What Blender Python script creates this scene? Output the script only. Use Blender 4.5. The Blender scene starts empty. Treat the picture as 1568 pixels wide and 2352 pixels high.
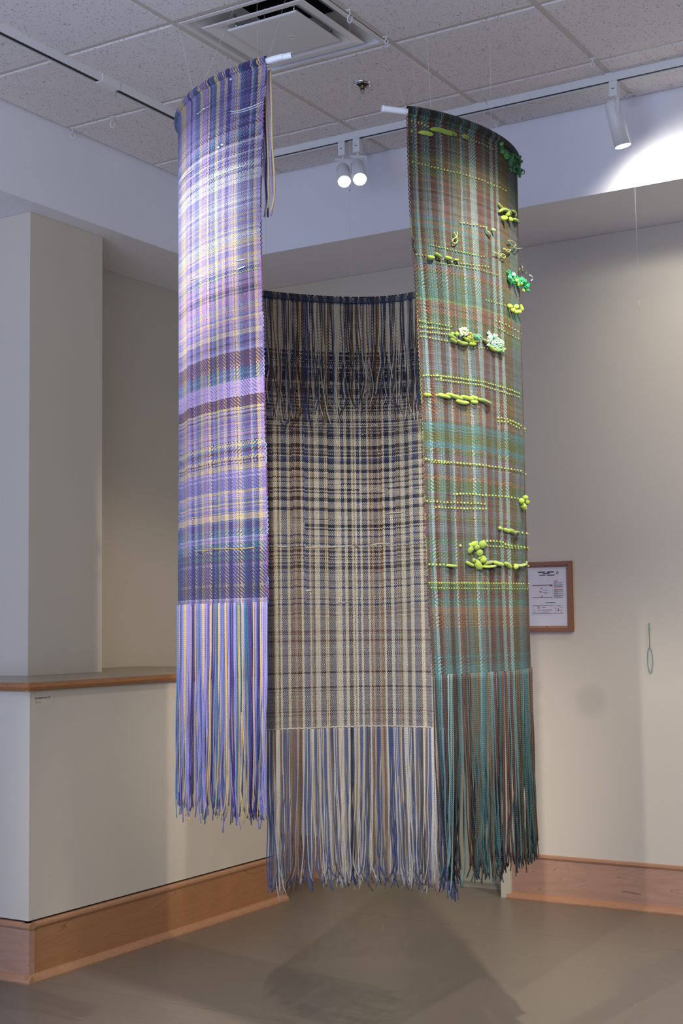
import bpy, bmesh, math, random
import numpy as np
from mathutils import Vector, Matrix

random.seed(7); rng = np.random.default_rng(11)
sc = bpy.context.scene
COL = sc.collection
PI = math.pi

# ------------------------------------------------------------------ camera
F = 3147.3; CH = 1.35                      # focal length in pixels of the 1568 wide frame, lens height
YAW, PIT, ROL = .54439, .08037, -.01285
_cy, _sy, _cp, _sp = math.cos(YAW), math.sin(YAW), math.cos(PIT), math.sin(PIT)
_fw = Vector((-_sy*_cp, _cy*_cp, _sp)); _r0 = Vector((_cy, _sy, 0)); _u0 = _r0.cross(_fw)
_cr, _sr = math.cos(ROL), math.sin(ROL)
CR = _cr*_r0 + _sr*_u0; CU = -_sr*_r0 + _cr*_u0
cam_d = bpy.data.cameras.new('camera'); cam = bpy.data.objects.new('camera', cam_d); COL.objects.link(cam)
cam.matrix_world = Matrix(((CR.x, CU.x, -_fw.x, 0), (CR.y, CU.y, -_fw.y, 0), (CR.z, CU.z, -_fw.z, CH), (0, 0, 0, 1)))
cam_d.sensor_fit = 'HORIZONTAL'; cam_d.sensor_width = 24; cam_d.lens = 24*F/1568; cam_d.clip_end = 60
sc.camera = cam

# ------------------------------------------------------------------ world, lights, exposure
w = bpy.data.worlds.new('world'); sc.world = w; w.use_nodes = True
w.node_tree.nodes['Background'].inputs[0].default_value = (.60, .70, 1.0, 1)
w.node_tree.nodes['Background'].inputs[1].default_value = .62
def area(name, loc, to, sx, sy, power, col):
    d = bpy.data.lights.new(name, 'AREA'); d.shape = 'RECTANGLE'; d.size = sx; d.size_y = sy
    d.energy = power; d.color = col
    o = bpy.data.objects.new(name, d); COL.objects.link(o); o.location = loc
    o.rotation_euler = (Vector(to)-Vector(loc)).to_track_quat('-Z', 'Y').to_euler(); return o
def spot(name, loc, to, power, col, deg, blend=.5, rad=.03):
    d = bpy.data.lights.new(name, 'SPOT'); d.energy = power; d.color = col
    d.spot_size = math.radians(deg); d.spot_blend = blend; d.shadow_soft_size = rad
    o = bpy.data.objects.new(name, d); COL.objects.link(o); o.location = loc
    o.rotation_euler = (Vector(to)-Vector(loc)).to_track_quat('-Z', 'Y').to_euler(); return o
WARM = (1, .86, .68); NEUT = (1, .95, .88)
area('window_daylight', (-5.6, -.8, 1.9), (-3.2, 5.2, 2.2), 2.2, 2.4, 40, (.24, .40, 1.0))
area('room_ceiling_panels', (1.2, 1.2, 3.45), (1.2, 1.2, 0), 3.0, 3.0, 36, (1, .90, .78))
area('ceiling_fill', (-2.0, .4, 1.7), (-2.4, 2.6, 3.6), 2.6, 2.6, 98, (.70, .79, 1))  # added unseen fill that lifts the ceiling and upper walls
PA_, PB_, PD_ = (-2.1, .93, 3.42), (-1.15, 3.35, 3.42), (1.0, 3.6, 3.42)       # lamp places on tracks outside the frame
spot('spot_on_purple', PA_, (-2.72, 3.4, 2.52), 1150, (.93, .95, 1), 20, 1, .03)
spot('spot_left_wide', PA_, (-2.6, 5.0, .1), 260, NEUT, 40, .4, .03)
spot('spot_on_green', PB_, (-1.86, 4.0, 1.75), 120, (1, .97, .9), 52, .9, .03)
spot('spot_right_wide', PB_, (-1.7, 5.1, -.3), 175, NEUT, 70, .5, .03)
spot('spot_across', PD_, (-3.4, 5.1, .6), 260, WARM, 40, .5, .03)
spot('plaid_fill_spot', (-.05, -.1, 3.42), (-2.42, 4.15, 1.35), 980, NEUT, 20, .9, .04)  # no lamp known here; put in to brighten the plaid cloth
spot('wall_washer', (-1.0, 5.33, 3.36), (-1.3, 6.25, 1.6), 26, WARM, 120, 1, .04)
spot('wall_washer', (.4, 4.6, 3.36), (-1.6, 6.25, 1.0), 50, WARM, 90, 1, .04)
sc.view_settings.view_transform = 'Standard'; sc.view_settings.look = 'None'
sc.view_settings.exposure = 0.0; sc.view_settings.gamma = 1; sc.view_settings.use_curve_mapping = False

# ------------------------------------------------------------------ image-to-world helpers (world: floor z = 0)
def ray(px, py):
    return CR*((px-784)/F) + CU*((1176-py)/F) + _fw
def on_z(px, py, z):
    d = ray(px, py); return d*((z-CH)/d.z) + Vector((0, 0, CH))
def on_y(px, py, y):
    d = ray(px, py); return d*(y/d.y) + Vector((0, 0, CH))
def on_x(px, py, x):
    d = ray(px, py); return d*(x/d.x) + Vector((0, 0, CH))
RM = np.array([CR[:], CU[:], _fw[:]])
def proj(P):
    c = (np.asarray(P, float) - np.array([0, 0, CH])) @ RM.T
    return 784 + F*c[..., 0]/c[..., 2], 1176 - F*c[..., 1]/c[..., 2]

# ------------------------------------------------------------------ colours and materials
def lin(h):
    if isinstance(h, str):
        h = h.lstrip('#'); v = [int(h[i:i+2], 16)/255 for i in (0, 2, 4)]
    else: v = h
    return tuple(c/12.92 if c <= .04045 else ((c+.055)/1.055)**2.4 for c in v)
def mat(name, col, rough=.6, metal=0, **kw):
    m = bpy.data.materials.new(name); m.use_nodes = True
    b = m.node_tree.nodes['Principled BSDF']
    b.inputs['Base Color'].default_value = (*lin(col), 1)
    b.inputs['Roughness'].default_value = rough; b.inputs['Metallic'].default_value = metal
    for k, v in kw.items(): b.inputs[k.replace('_', ' ')].default_value = v
    return m
class NT:
    def __init__(s, m): s.t = m.node_tree; s.b = s.t.nodes['Principled BSDF']
    def n(s, t, **kw):
        o = s.t.nodes.new(t)
        for k, v in kw.items():
            if k.startswith('i_'): o.inputs[int(k[2:])].default_value = v
            else: setattr(o, k, v)
        return o
    def l(s, a, b): s.t.links.new(a, b)
    def math(s, op, a, b=None):
        o = s.n('ShaderNodeMath', operation=op)
        for i, v in ((0, a), (1, b)):
            if v is None: continue
            if isinstance(v, (int, float)): o.inputs[i].default_value = v
            else: s.l(v, o.inputs[i])
        return o.outputs[0]
    def ramp(s, fac, stops):
        o = s.n('ShaderNodeValToRGB'); e = o.color_ramp.elements
        while len(e) > len(stops): e.remove(e[-1])
        while len(e) < len(stops): e.new(.5)
        for k, (p, c) in zip(e, stops):
            k.position = p; k.color = (*lin(c), 1) if isinstance(c, str) else (c, c, c, 1)
        s.l(fac, o.inputs[0]); return o.outputs[0]
    def bump(s, h, strength, dist):
        o = s.n('ShaderNodeBump'); o.inputs['Strength'].default_value = strength
        o.inputs['Distance'].default_value = dist; s.l(h, o.inputs['Height']); s.l(o.outputs[0], s.b.inputs['Normal'])
def paint(name, col, rough=.55, spots=()):
    m = mat(name, col, rough); t = NT(m)
    g = t.n('ShaderNodeNewGeometry')
    nz = t.n('ShaderNodeTexNoise'); nz.inputs['Scale'].default_value = 1.1; nz.inputs['Detail'].default_value = 3
    t.l(g.outputs['Position'], nz.inputs['Vector'])
    c = lin(col)
    mx = t.n('ShaderNodeMix', data_type='RGBA'); t.l(nz.outputs[0], mx.inputs[0])
    mx.inputs[6].default_value = (*[v*.94 for v in c], 1); mx.inputs[7].default_value = (*[v*1.06 for v in c], 1)
    out = mx.outputs[2]
    for (p, r, k) in spots:                        # a soft-edged round darker patch on the paint
        d = t.n('ShaderNodeVectorMath', operation='DISTANCE'); t.l(g.outputs['Position'], d.inputs[0]); d.inputs[1].default_value = p
        f = t.ramp(t.math('DIVIDE', d.outputs['Value'], r), [(.55, k), (1.0, 0.)])
        m2 = t.n('ShaderNodeMix', data_type='RGBA'); t.l(f, m2.inputs[0]); t.l(out, m2.inputs[6])
        m2.inputs[7].default_value = (*[v*.55 for v in c], 1); out = m2.outputs[2]
    t.l(out, t.b.inputs['Base Color'])
    n2 = t.n('ShaderNodeTexNoise'); n2.inputs['Scale'].default_value = 260
    t.l(g.outputs['Position'], n2.inputs['Vector']); t.bump(n2.outputs[0], .12, .001)
    return m
M = {}
M['wall_white'] = paint('wall_white_paint', '#e6e5ea', .6)
wall_patch = on_y(1357, 1610, 6.25)
M['wall_cream'] = paint('wall_cream_paint', '#c9bfae', .5, [(tuple(wall_patch), .095, .28)])
M['frame_paint'] = mat('door_frame_paint', '#c3bca4', .35)
M['door'] = mat('door_paint', '#b9b196', .4)
def wood(name, a, b_, c, axis, rough=.4, sc_=1.0):
    m = mat(name, b_, rough); t = NT(m)
    g = t.n('ShaderNodeNewGeometry'); mp = t.n('ShaderNodeMapping'); t.l(g.outputs['Position'], mp.inputs[0])
    s = [2.2*sc_]*3; s[axis] = .55*sc_; s[2] = 5.0*sc_; mp.inputs['Scale'].default_value = s
    nz = t.n('ShaderNodeTexNoise'); nz.inputs['Scale'].default_value = 1.3; nz.inputs['Detail'].default_value = 2; nz.inputs['Distortion'].default_value = .8
    t.l(mp.outputs[0], nz.inputs['Vector'])
    rings = t.math('FRACT', t.math('MULTIPLY', nz.outputs[0], 9))
    line = t.ramp(rings, [(0, c), (.05, a), (.5, b_), (1, a)])
    fine = t.n('ShaderNodeTexNoise'); fine.inputs['Scale'].default_value = 60; t.l(mp.outputs[0], fine.inputs['Vector'])
    mx = t.n('ShaderNodeMix', data_type='RGBA', blend_type='MULTIPLY'); mx.inputs[0].default_value = .35
    t.l(line, mx.inputs[6]); t.l(t.ramp(fine.outputs[0], [(.3, .7), (.7, 1.)]), mx.inputs[7])
    t.l(mx.outputs[2], t.b.inputs['Base Color']); return m
M['maple_y'] = wood('maple_along_bench', '#a87850', '#a37048', '#86583a', 1)
M['maple_x'] = wood('maple_along_wall', '#b38c74', '#a9826a', '#8a6350', 0)
M['nosing'] = wood('wood_nosing', '#a36f46', '#9a663c', '#895733', 1, .35, 2)
M['cap'] = wood('wood_cap', '#b08260', '#a87956', '#94684a', 0, .35, 2)
M['ledge'] = mat('ledge_laminate', '#a8977d', .32)
# floor
m = mat('floor_grey_vinyl', '#7f7263', .34); t = NT(m); M['floor'] = m
g = t.n('ShaderNodeNewGeometry'); nz = t.n('ShaderNodeTexNoise'); nz.inputs['Scale'].default_value = .9; nz.inputs['Detail'].default_value = 5
t.l(g.outputs['Position'], nz.inputs['Vector'])
c1 = t.ramp(nz.outputs[0], [(.3, '#71655a'), (.7, '#7a6f60')])
mp = t.n('ShaderNodeMapping'); mp.inputs['Scale'].default_value = (2.2, 60, 1); mp.inputs['Rotation'].default_value = (0, 0, .12)
t.l(g.outputs['Position'], mp.inputs[0]); scn = t.n('ShaderNodeTexNoise'); scn.inputs['Scale'].default_value = 1.5; scn.inputs['Detail'].default_value = 2
t.l(mp.outputs[0], scn.inputs['Vector']); msk = t.n('ShaderNodeTexNoise'); msk.inputs['Scale'].default_value = 1.7
t.l(g.outputs['Position'], msk.inputs['Vector'])
scr = t.math('MULTIPLY', t.ramp(scn.outputs[0], [(.60, 0.), (.68, 1.)]), t.ramp(msk.outputs[0], [(.52, 0.), (.62, .16)]))
mx = t.n('ShaderNodeMix', data_type='RGBA'); t.l(scr, mx.inputs[0]); t.l(c1, mx.inputs[6]); mx.inputs[7].default_value = (*lin('#b5aa9a'), 1)
vor = t.n('ShaderNodeTexVoronoi'); vor.inputs['Scale'].default_value = 7; t.l(g.outputs['Position'], vor.inputs['Vector'])
mx2 = t.n('ShaderNodeMix', data_type='RGBA'); t.l(t.ramp(vor.outputs['Distance'], [(.012, .7), (.02, 0.)]), mx2.inputs[0])
t.l(mx.outputs[2], mx2.inputs[6]); mx2.inputs[7].default_value = (*lin('#cfc6b8'), 1)
t.l(mx2.outputs[2], t.b.inputs['Base Color'])
t.l(t.ramp(nz.outputs[0], [(.3, .30), (.7, .42)]), t.b.inputs['Roughness'])
t.bump(nz.outputs[0], .15, .01)
# mineral fibre ceiling tile
m = mat('mineral_fibre_tile', '#a9a3a3', .9); t = NT(m); M['tile'] = m
g = t.n('ShaderNodeNewGeometry'); v = t.n('ShaderNodeTexVoronoi'); v.inputs['Scale'].default_value = 88
w1 = t.n('ShaderNodeTexNoise'); w1.inputs['Scale'].default_value = 45
t.l(g.outputs['Position'], w1.inputs['Vector'])
ad = t.n('ShaderNodeVectorMath', operation='MULTIPLY_ADD'); t.l(w1.outputs['Color'], ad.inputs[0]); ad.inputs[1].default_value = (.018,)*3; t.l(g.outputs['Position'], ad.inputs[2])
t.l(ad.outputs[0], v.inputs['Vector'])
szn = t.n('ShaderNodeTexNoise'); szn.inputs['Scale'].default_value = 25; t.l(g.outputs['Position'], szn.inputs['Vector'])
hole = t.ramp(t.math('SUBTRACT', v.outputs['Distance'], t.math('MULTIPLY', szn.outputs[0], .36)), [(.0, 1.), (.07, 0.)])
mx = t.n('ShaderNodeMix', data_type='RGBA'); t.l(hole, mx.inputs[0]); mx.inputs[6].default_value = (*lin('#dcd6d6'), 1); mx.inputs[7].default_value = (*lin('#8f8a8c'), 1)  # shade inside the holes put into the tile colour
t.l(mx.outputs[2], t.b.inputs['Base Color']); t.bump(hole, -.5, .003)
M['tee'] = mat('grid_enamel', '#c0bab2', .45)
M['white_enamel'] = mat('white_enamel', '#dcdcdc', .35)
M['grey_enamel'] = mat('vent_enamel', '#d6d2d0', .22)
M['dark_hole'] = mat('duct_interior', '#17151a', .8)
M['track_slot'] = mat('track_slot', '#26221f', .6)
M['chrome'] = mat('chrome', '#c8ccd0', .12, 1)
M['brass'] = mat('aged_brass', '#7a6448', .35, 1)
M['pipe'] = mat('white_plastic_pipe', '#dfe2e8', .3)
M['ink'] = mat('grey_ink', '#5a5e68', .6)
M['nylon'] = mat('nylon_line', '#d8dce4', .2, Alpha=.55)
M['crimp'] = mat('metal_crimp', '#e8e8e8', .15, 1)
M['oak'] = wood('frame_oak', '#8f5810', '#84490a', '#6c3c08', 0, .35, 3)
M['oak_inner'] = mat('frame_inner_edge', '#a9835f', .5)
M['paper'] = mat('paper', '#d3cfd8', .5)
M['black_ink'] = mat('black_ink', '#1c1c20', .6)
M['plan_grey'] = mat('plan_line_grey', '#77757e', .6)
M['plan_red'] = mat('plan_red', '#b8605a', .6)
M['plan_green'] = mat('plan_green', '#4f7f68', .6)
M['teal_wire'] = mat('teal_wire', '#5c8a86', .4)
m = mat('lamp_glow', '#ffffff', .4); b = m.node_tree.nodes['Principled BSDF']; b.inputs['Emission Color'].default_value = (1, .97, .88, 1); b.inputs['Emission Strength'].default_value = 14; M['glow'] = m

# ------------------------------------------------------------------ object helpers
def tag(o, label=None, cat=None, group=None, kind=None):
    if label: o['label'] = label
    if cat: o['category'] = cat
    if group: o['group'] = group
    if kind: o['kind'] = kind
    return o
def empty(name, loc, label=None, cat=None, group=None, kind=None):
    o = bpy.data.objects.new(name, None); COL.objects.link(o); o.location = loc; o.empty_display_size = .05
    return tag(o, label, cat, group, kind)
def link(name, me, m, parent=None):
    o = bpy.data.objects.new(name, me); COL.objects.link(o)
    if m is not None: me.materials.append(m)
    if parent is not None:
        o.parent = parent; o.matrix_parent_inverse = Matrix.Translation(-Vector(parent.matrix_basis.translation))
        if parent.parent is not None: o.matrix_parent_inverse = Matrix.Identity(4)
    return o
class MB:
    def __init__(s): s.v = []; s.f = []; s.sm = []
    def add(s, vs, fs, smooth=False):
        k = len(s.v); s.v += [tuple(p) for p in vs]; s.f += [tuple(i+k for i in f) for f in fs]; s.sm += [smooth]*len(fs); return s
    def box(s, a, b, bev=0):
        x0, y0, z0 = a; x1, y1, z1 = b
        if bev <= 0:
            return s.add([(x0,y0,z0),(x1,y0,z0),(x1,y1,z0),(x0,y1,z0),(x0,y0,z1),(x1,y0,z1),(x1,y1,z1),(x0,y1,z1)],
                  [(0,3,2,1),(4,5,6,7),(0,1,5,4),(1,2,6,5),(2,3,7,6),(3,0,4,7)])
        bm = bmesh.new(); bmesh.ops.create_cube(bm, size=1)
        for q in bm.verts: q.co = Vector(((x0+x1)/2+q.co.x*(x1-x0), (y0+y1)/2+q.co.y*(y1-y0), (z0+z1)/2+q.co.z*(z1-z0)))
        bmesh.ops.bevel(bm, geom=bm.edges[:], offset=bev, segments=2, profile=.7, affect='EDGES')
        s.bm(bm); return s
    def bm(s, bm, smooth=False):
        bm.verts.index_update(); s.add([q.co[:] for q in bm.verts], [[q.index for q in f.verts] for f in bm.faces], smooth); bm.free(); return s
    def tube(s, pts, r, n=8, caps=True):
        pts = np.array([tuple(p) for p in pts], float); r = np.broadcast_to(np.asarray(r, float), (len(pts),))
        V, Fc = tube_arrays(pts, r, n, caps); return s.add(V, Fc, True)
    def lathe(s, c, axis, prof, n=24):     # prof: (radius, height along axis)
        ax = Vector(axis).normalized(); u = ax.orthogonal().normalized(); q = ax.cross(u); c = Vector(c)
        vs = [c+ax*h+(u*math.cos(2*PI*k/n)+q*math.sin(2*PI*k/n))*r for (r, h) in prof for k in range(n)]
        fs = [(i*n+k, i*n+(k+1) % n, (i+1)*n+(k+1) % n, (i+1)*n+k) for i in range(len(prof)-1) for k in range(n)]
        return s.add(vs, fs, True)
    def disc(s, c, axis, r, n=24):
        ax = Vector(axis).normalized(); u = ax.orthogonal().normalized(); q = ax.cross(u); c = Vector(c)
        return s.add([c+(u*math.cos(2*PI*k/n)+q*math.sin(2*PI*k/n))*r for k in range(n)], [tuple(range(n))])
    def prism(s, prof, axis, a, b):        # prof: 2D points in the plane across axis ('x': (y,z); 'y': (x,z))
        n = len(prof)
        P = (lambda t, p: (t, p[0], p[1])) if axis == 'x' else (lambda t, p: (p[0], t, p[1]))
        return s.add([P(a, p) for p in prof]+[P(b, p) for p in prof],
                     [(i, (i+1) % n, n+(i+1) % n, n+i) for i in range(n)]+[tuple(range(n)), tuple(range(2*n-1, n-1, -1))])
    def build(s, name, m, parent=None):
        me = bpy.data.meshes.new(name); me.from_pydata(s.v, [], s.f)
        me.polygons.foreach_set('use_smooth', s.sm); 
        bm = bmesh.new(); bm.from_mesh(me); bmesh.ops.recalc_face_normals(bm, faces=bm.faces); bm.to_mesh(me); bm.free()
        me.update(); return link(name, me, m, parent)
def tube_arrays(P, r, n, caps=True):
    T = np.gradient(P, axis=0); T /= np.maximum(np.linalg.norm(T, axis=1, keepdims=True), 1e-9)
    ref = np.array([0., 0, 1.]) if abs(T[:, 2]).mean() < .8 else np.array([1., .3, 0])
    U = np.cross(T, ref); U /= np.maximum(np.linalg.norm(U, axis=1, keepdims=True), 1e-9); W = np.cross(T, U)
    a = np.arange(n)*2*PI/n
    V = P[:, None]+(U[:, None]*np.cos(a)[None, :, None]+W[:, None]*np.sin(a)[None, :, None])*r[:, None, None]
    V = V.reshape(-1, 3); m_ = len(P)
    Fc = [(i*n+k, i*n+(k+1) % n, (i+1)*n+(k+1) % n, (i+1)*n+k) for i in range(m_-1) for k in range(n)]
    if caps: Fc += [tuple(range(n-1, -1, -1)), tuple(range((m_-1)*n, m_*n))]
    return V, Fc
def box(name, a, b, m, parent=None, bev=0): return MB().box(a, b, bev).build(name, m, parent)
def S(o): o['kind'] = 'structure'; return o

# ------------------------------------------------------------------ setting
XS, YS, ZC, ZS = -4.20, 5.63, 3.614, 3.212         # bulkhead faces, ceiling, underside of the bulkheads
fl = S(empty('floor', (0, 0, 0)))
seams = [-6.0, 2.33, 3.975, 5.585, 7.2]
for i in range(4):
    box('floor_sheet', (-8, seams[i]+.0012, -.02), (6, seams[i+1]-.0012, 0), M['floor'], fl)
box('floor_underlay', (-8, -6, -.06), (6, 7.2, -.021), M['track_slot'], fl)
# upper walls (bulkheads) hanging from the ceiling
S(box('wall_left', (-8, -6, ZS), (XS, 7.0, ZC+.25), M['wall_white']))
S(box('wall_back', (XS+.0005, YS, ZS), (6, 7.0, ZC+.25), M['wall_white']))
# lower right wall with its door opening
wr = S(box('wall_right', (-2.84, 6.25, 0), (6, 6.75, ZS-.001), M['wall_cream']))
S(box('wall_over_door', (-3.86, 6.25, 2.10), (-2.8405, 6.75, ZS-.001), M['wall_cream']))
S(box('wall_far_left', (-8, 6.25, 0), (-3.8605, 6.75, ZS-.001), M['wall_cream']))
S(box('wall_niche', (-8, 4.9355, 0), (-4.71, 6.2495, ZS-.001), M['wall_cream']))
S(box('wall_pier', (-8, 4.45, 1.1335), (-4.31, 4.935, ZS-.001), M['wall_cream']))
hw = S(box('wall_half', (-8, 3.935, .229), (-3.80, 5.665, 1.099), M['wall_cream']))
lg = S(empty('trim_1', (-3.8, 4.8, 1.1)))
MB().box((-8, 3.93, 1.1), (-3.80, 5.67, 1.133)).build('ledge_top', M['ledge'], lg)
def nose(x, s):   # half-round profile in the plane across the edge
    return [(x, 1.1), (x+s*.016, 1.1005), (x+s*.026, 1.106), (x+s*.030, 1.1165), (x+s*.026, 1.127), (x+s*.016, 1.1325), (x, 1.133)]
MB().prism(nose(-3.80, 1), 'y', 3.905, 5.70).build('nosing', M['nosing'], lg)
MB().prism([(y, z) for y, z in nose(3.93, -1)], 'x', -8, -3.775).build('nosing', M['nosing'], lg)
def base_profile(f, s):   # board face f, room side s
    board = [(f-s*.03, .0), (f, .0), (f, .198), (f-s*.03, .198)]
    capp = [(f-s*.03, .199), (f+s*.004, .199), (f+s*.007, .206), (f+s*.006, .215), (f-s*.004, .222), (f-s*.03, .222)]
    shoe = [(f, 0), (f+s*.022, 0), (f+s*.0225, .006), (f+s*.018, .016), (f+s*.008, .026), (f, .030)]
    return board, capp, shoe
def baseboard(name, f, s, axis, a, b, m, e=0):
    o = S(empty(name, (0, 0, 0)))
    for nm, p, k in zip(('board', 'cap_moulding', 'shoe_moulding'), base_profile(f, s), (0, .004, .02)):
        MB().prism(p, axis, a-k*(e & 1), b+k*((e >> 1) & 1)).build(nm, m if nm == 'board' else M['cap'], o)
    return o
baseboard('baseboard_left', -3.793, 1, 'y', 3.93, 5.67, M['maple_y'], 3)
baseboard('baseboard_front', 3.928, -1, 'x', -8, -3.79, M['maple_x'], 2)
S(box('wall_half_core', (-8, 3.95, 0), (-3.812, 5.65, .2285), M['track_slot']))
baseboard('baseboard_end', 5.672, 1, 'x', -4.71, -3.79, M['maple_x'], 0)
baseboard('baseboard_right', 6.249, -1, 'x', -2.838, 6, M['maple_x'], 1)
baseboard('baseboard_far', 6.249, -1, 'x', -4.70, -3.92, M['maple_x'], 0)
dr = S(empty('door_1', (-3.35, 6.5, 0)))
box('door_leaf', (-3.80, 6.50, .008), (-2.895, 6.545, 2.05), M['door'], dr)
MB().box((-2.892, 6.236, 0), (-2.840, 6.60, 2.10)).build('door_jamb', M['frame_paint'], dr)
MB().box((-3.86, 6.236, 0), (-3.808, 6.60, 2.10)).build('door_jamb', M['frame_paint'], dr)
box('door_head', (-3.8075, 6.236, 2.052), (-2.8925, 6.60, 2.10), M['frame_paint'], dr)
MB().prism([(6.40, .0), (6.415, .009), (6.60, .009), (6.60, 0)], 'x', -3.807, -2.893).build('threshold', mat('threshold_grey', '#8d8780', .35), dr)
box('dark_gap_behind', (-3.9, 6.61, 0), (-2.8, 6.64, 2.1), M['dark_hole'], dr)

# ceiling: 2 ft lay-in grid
ce = S(empty('ceiling', (0, 0, ZC)))
GX = [-3.113+.6095*k for k in range(-2, 15)]; GY = [3.957+.604*k for k in range(-15, 3)]
GX[0] = XS; GXm = GX; TB = .008
def tile_mesh(w_, d_):
    a, bb = w_/2-.013, d_/2-.013; c = .004
    vs = [(-a-.004,-bb-.004,.0),(a+.004,-bb-.004,0),(a+.004,bb+.004,0),(-a-.004,bb+.004,0)]
    vs += [(-a,-bb,-TB+.001),(a,-bb,-TB+.001),(a,bb,-TB+.001),(-a,bb,-TB+.001)]
    vs += [(-a+c,-bb+c,-TB-.002),(a-c,-bb+c,-TB-.002),(a-c,bb-c,-TB-.002),(-a+c,bb-c,-TB-.002)]
    fs = [(0,1,2,3)]+[(i,4+i,4+(i+1)%4,(i+1)%4) for i in range(4)]+[(4+i,8+i,8+(i+1)%4,4+(i+1)%4) for i in range(4)]+[(11,10,9,8)]
    me = bpy.data.meshes.new('ceiling_tile'); me.from_pydata(vs, [], fs); me.materials.append(M['tile']); me.update(); return me
tcache = {}
ys_edges = GY+[YS]
for i in range(len(GX)-1):
    for j in range(len(ys_edges)-1):
        x0, x1, y0, y1 = GX[i], GX[i+1], ys_edges[j], ys_edges[j+1]
        if abs(x0+3.113) < .01 and abs(y0-3.957) < .01: continue      # the air diffuser sits here
        key = (round(x1-x0, 3), round(y1-y0, 3))
        if key not in tcache: tcache[key] = tile_mesh(*key)
        o = bpy.data.objects.new('ceiling_tile', tcache[key]); COL.objects.link(o); o.parent = ce
        o.location = ((x0+x1)/2, (y0+y1)/2, .002)
for x in GX[1:]:
    MB().box((x-.012, -5.2, ZC-.0035), (x+.012, YS, ZC-.0005)).box((x-.002, -5.2, ZC), (x+.002, YS, ZC+.03)).build('grid_tee', M['tee'], ce)
for y in GY:
    MB().box((XS, y-.012, ZC-.0028), (6, y+.012, ZC-.0004)).build('grid_tee', M['tee'], ce)
box('ceiling_void', (XS, -5.2, ZC+.40), (6, YS, ZC+.42), M['dark_hole'], ce)

# ------------------------------------------------------------------ ceiling fittings
# square air diffuser
vx, vy = -3.113+.30475, 3.957+.302
vt = empty('air_diffuser', (vx, vy, ZC), 'grey square air diffuser with nested pans set in the ceiling grid', 'vent')
def pyramid(cx, cy, rings, flat=False):    # rings of (half side, z): nested squares joined
    vs = []; fs = []
    for (h, z) in rings: vs += [(cx-h, cy-h, z), (cx+h, cy-h, z), (cx+h, cy+h, z), (cx-h, cy+h, z)]
    for i in range(len(rings)-1): fs += [(4*i+k, 4*i+(k+1) % 4, 4*i+4+(k+1) % 4, 4*i+4+k) for k in range(4)]
    if flat: k = 4*(len(rings)-1); fs.append((k, k+1, k+2, k+3))
    return MB().add(vs, fs)
pyramid(vx, vy, [(.290, ZC-.004), (.288, ZC-.007), (.270, ZC-.007), (.262, ZC+.010), (.235, ZC+.040), (.19, ZC+.085), (.14, ZC+.10)]).build('outer_pan', M['grey_enamel'], vt)
pyramid(vx, vy, [(.226, ZC-.014), (.222, ZC-.018), (.195, ZC-.016), (.160, ZC+.005), (.12, ZC+.035), (.115, ZC+.038)]).build('middle_pan', M['grey_enamel'], vt)
pyramid(vx, vy, [(.156, ZC-.012), (.154, ZC-.018), (.150, ZC-.0195)], True).build('centre_plate', M['grey_enamel'], vt)
MB().lathe((vx, vy, ZC+.101), (0, 0, 1), [(.16, 0), (.16, .12)], 32).disc((vx, vy, ZC+.22), (0, 0, 1), .16, 32).build('duct_collar', M['dark_hole'], vt)
MB().lathe((vx+.02, vy+.02, ZC-.0196), (0, 0, -1), [(.018, 0), (.017, .0015), (.0155, .0015), (.0150, 0)], 20).build('plate_boss', M['grey_enamel'], vt)
for sx, sy in ((-1, -1), (1, 1), (-1, 1), (1, -1)):
    MB().tube([(vx+sx*.13, vy+sy*.13, ZC-.01), (vx+sx*.135, vy+sy*.135, ZC+.05)], .003, 6).build('pan_clip', M['chrome'], vt)
# sprinkler
sp = on_z(832, 194, ZC-.01)
spk = empty('fire_sprinkler', sp, 'small chrome fire sprinkler with a round recessed collar on the ceiling', 'sprinkler')
MB().lathe((sp.x, sp.y, ZC-.008), (0, 0, -1), [(.024, -.002), (.027, .003), (.031, .007), (.037, .006), (.039, .0)], 32).build('collar', M['chrome'], spk)
MB().disc((sp.x, sp.y, ZC-.0105), (0, 0, -1), .0235, 24).build('recess', M['dark_hole'], spk)
MB().lathe((sp.x, sp.y, ZC-.01), (0, 0, -1), [(.008, 0), (.008, .012), (.006, .014), (.006, .02)], 16).tube([(sp.x-.007, sp.y, ZC-.022), (sp.x-.008, sp.y, ZC-.035), (sp.x, sp.y, ZC-.047)], .0022, 6)\
    .tube([(sp.x+.007, sp.y, ZC-.022), (sp.x+.008, sp.y, ZC-.035), (sp.x, sp.y, ZC-.047)], .0022, 6).build('frame_arms', M['brass'], spk)
MB().lathe((sp.x, sp.y, ZC-.047), (0, 0, -1), [(.001, -.001), (.011, 0), (.012, .0015), (.001, .002)], 16).build('deflector', M['chrome'], spk)
# tracks
def track(name, axis, c, a, b, label):
    o = empty(name, ((c, (a+b)/2, ZC) if axis == 'y' else ((a+b)/2, c, ZC)), label, 'light track')
    z0, z1 = ZC-.040, ZC-.006; hw_ = .018
    rail = [(c-hw_, z0), (c-hw_+.004, z0), (c-hw_+.004, z1), (c+hw_-.004, z1), (c+hw_-.004, z0), (c+hw_, z0), (c+hw_, z1+.002), (c-hw_, z1+.002)]
    MB().prism(rail, axis, a, b).build('rail', M['white_enamel'], o)
    return o, z0
tr1, tz = track('lighting_track', 'x', 5.33, -3.95, 5.5, 'white light track running along the right-hand bulkhead, holding the lamps')
MB().box((-3.949, 5.3165, ZC-.034), (5.49, 5.3435, ZC-.0065)).build('conductor_slot', M['track_slot'], tr1)
tr2, _ = track('lighting_track', 'y', -3.665, -4.5, 5.27, 'white light track running along the left-hand bulkhead, without lamps in view')
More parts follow.
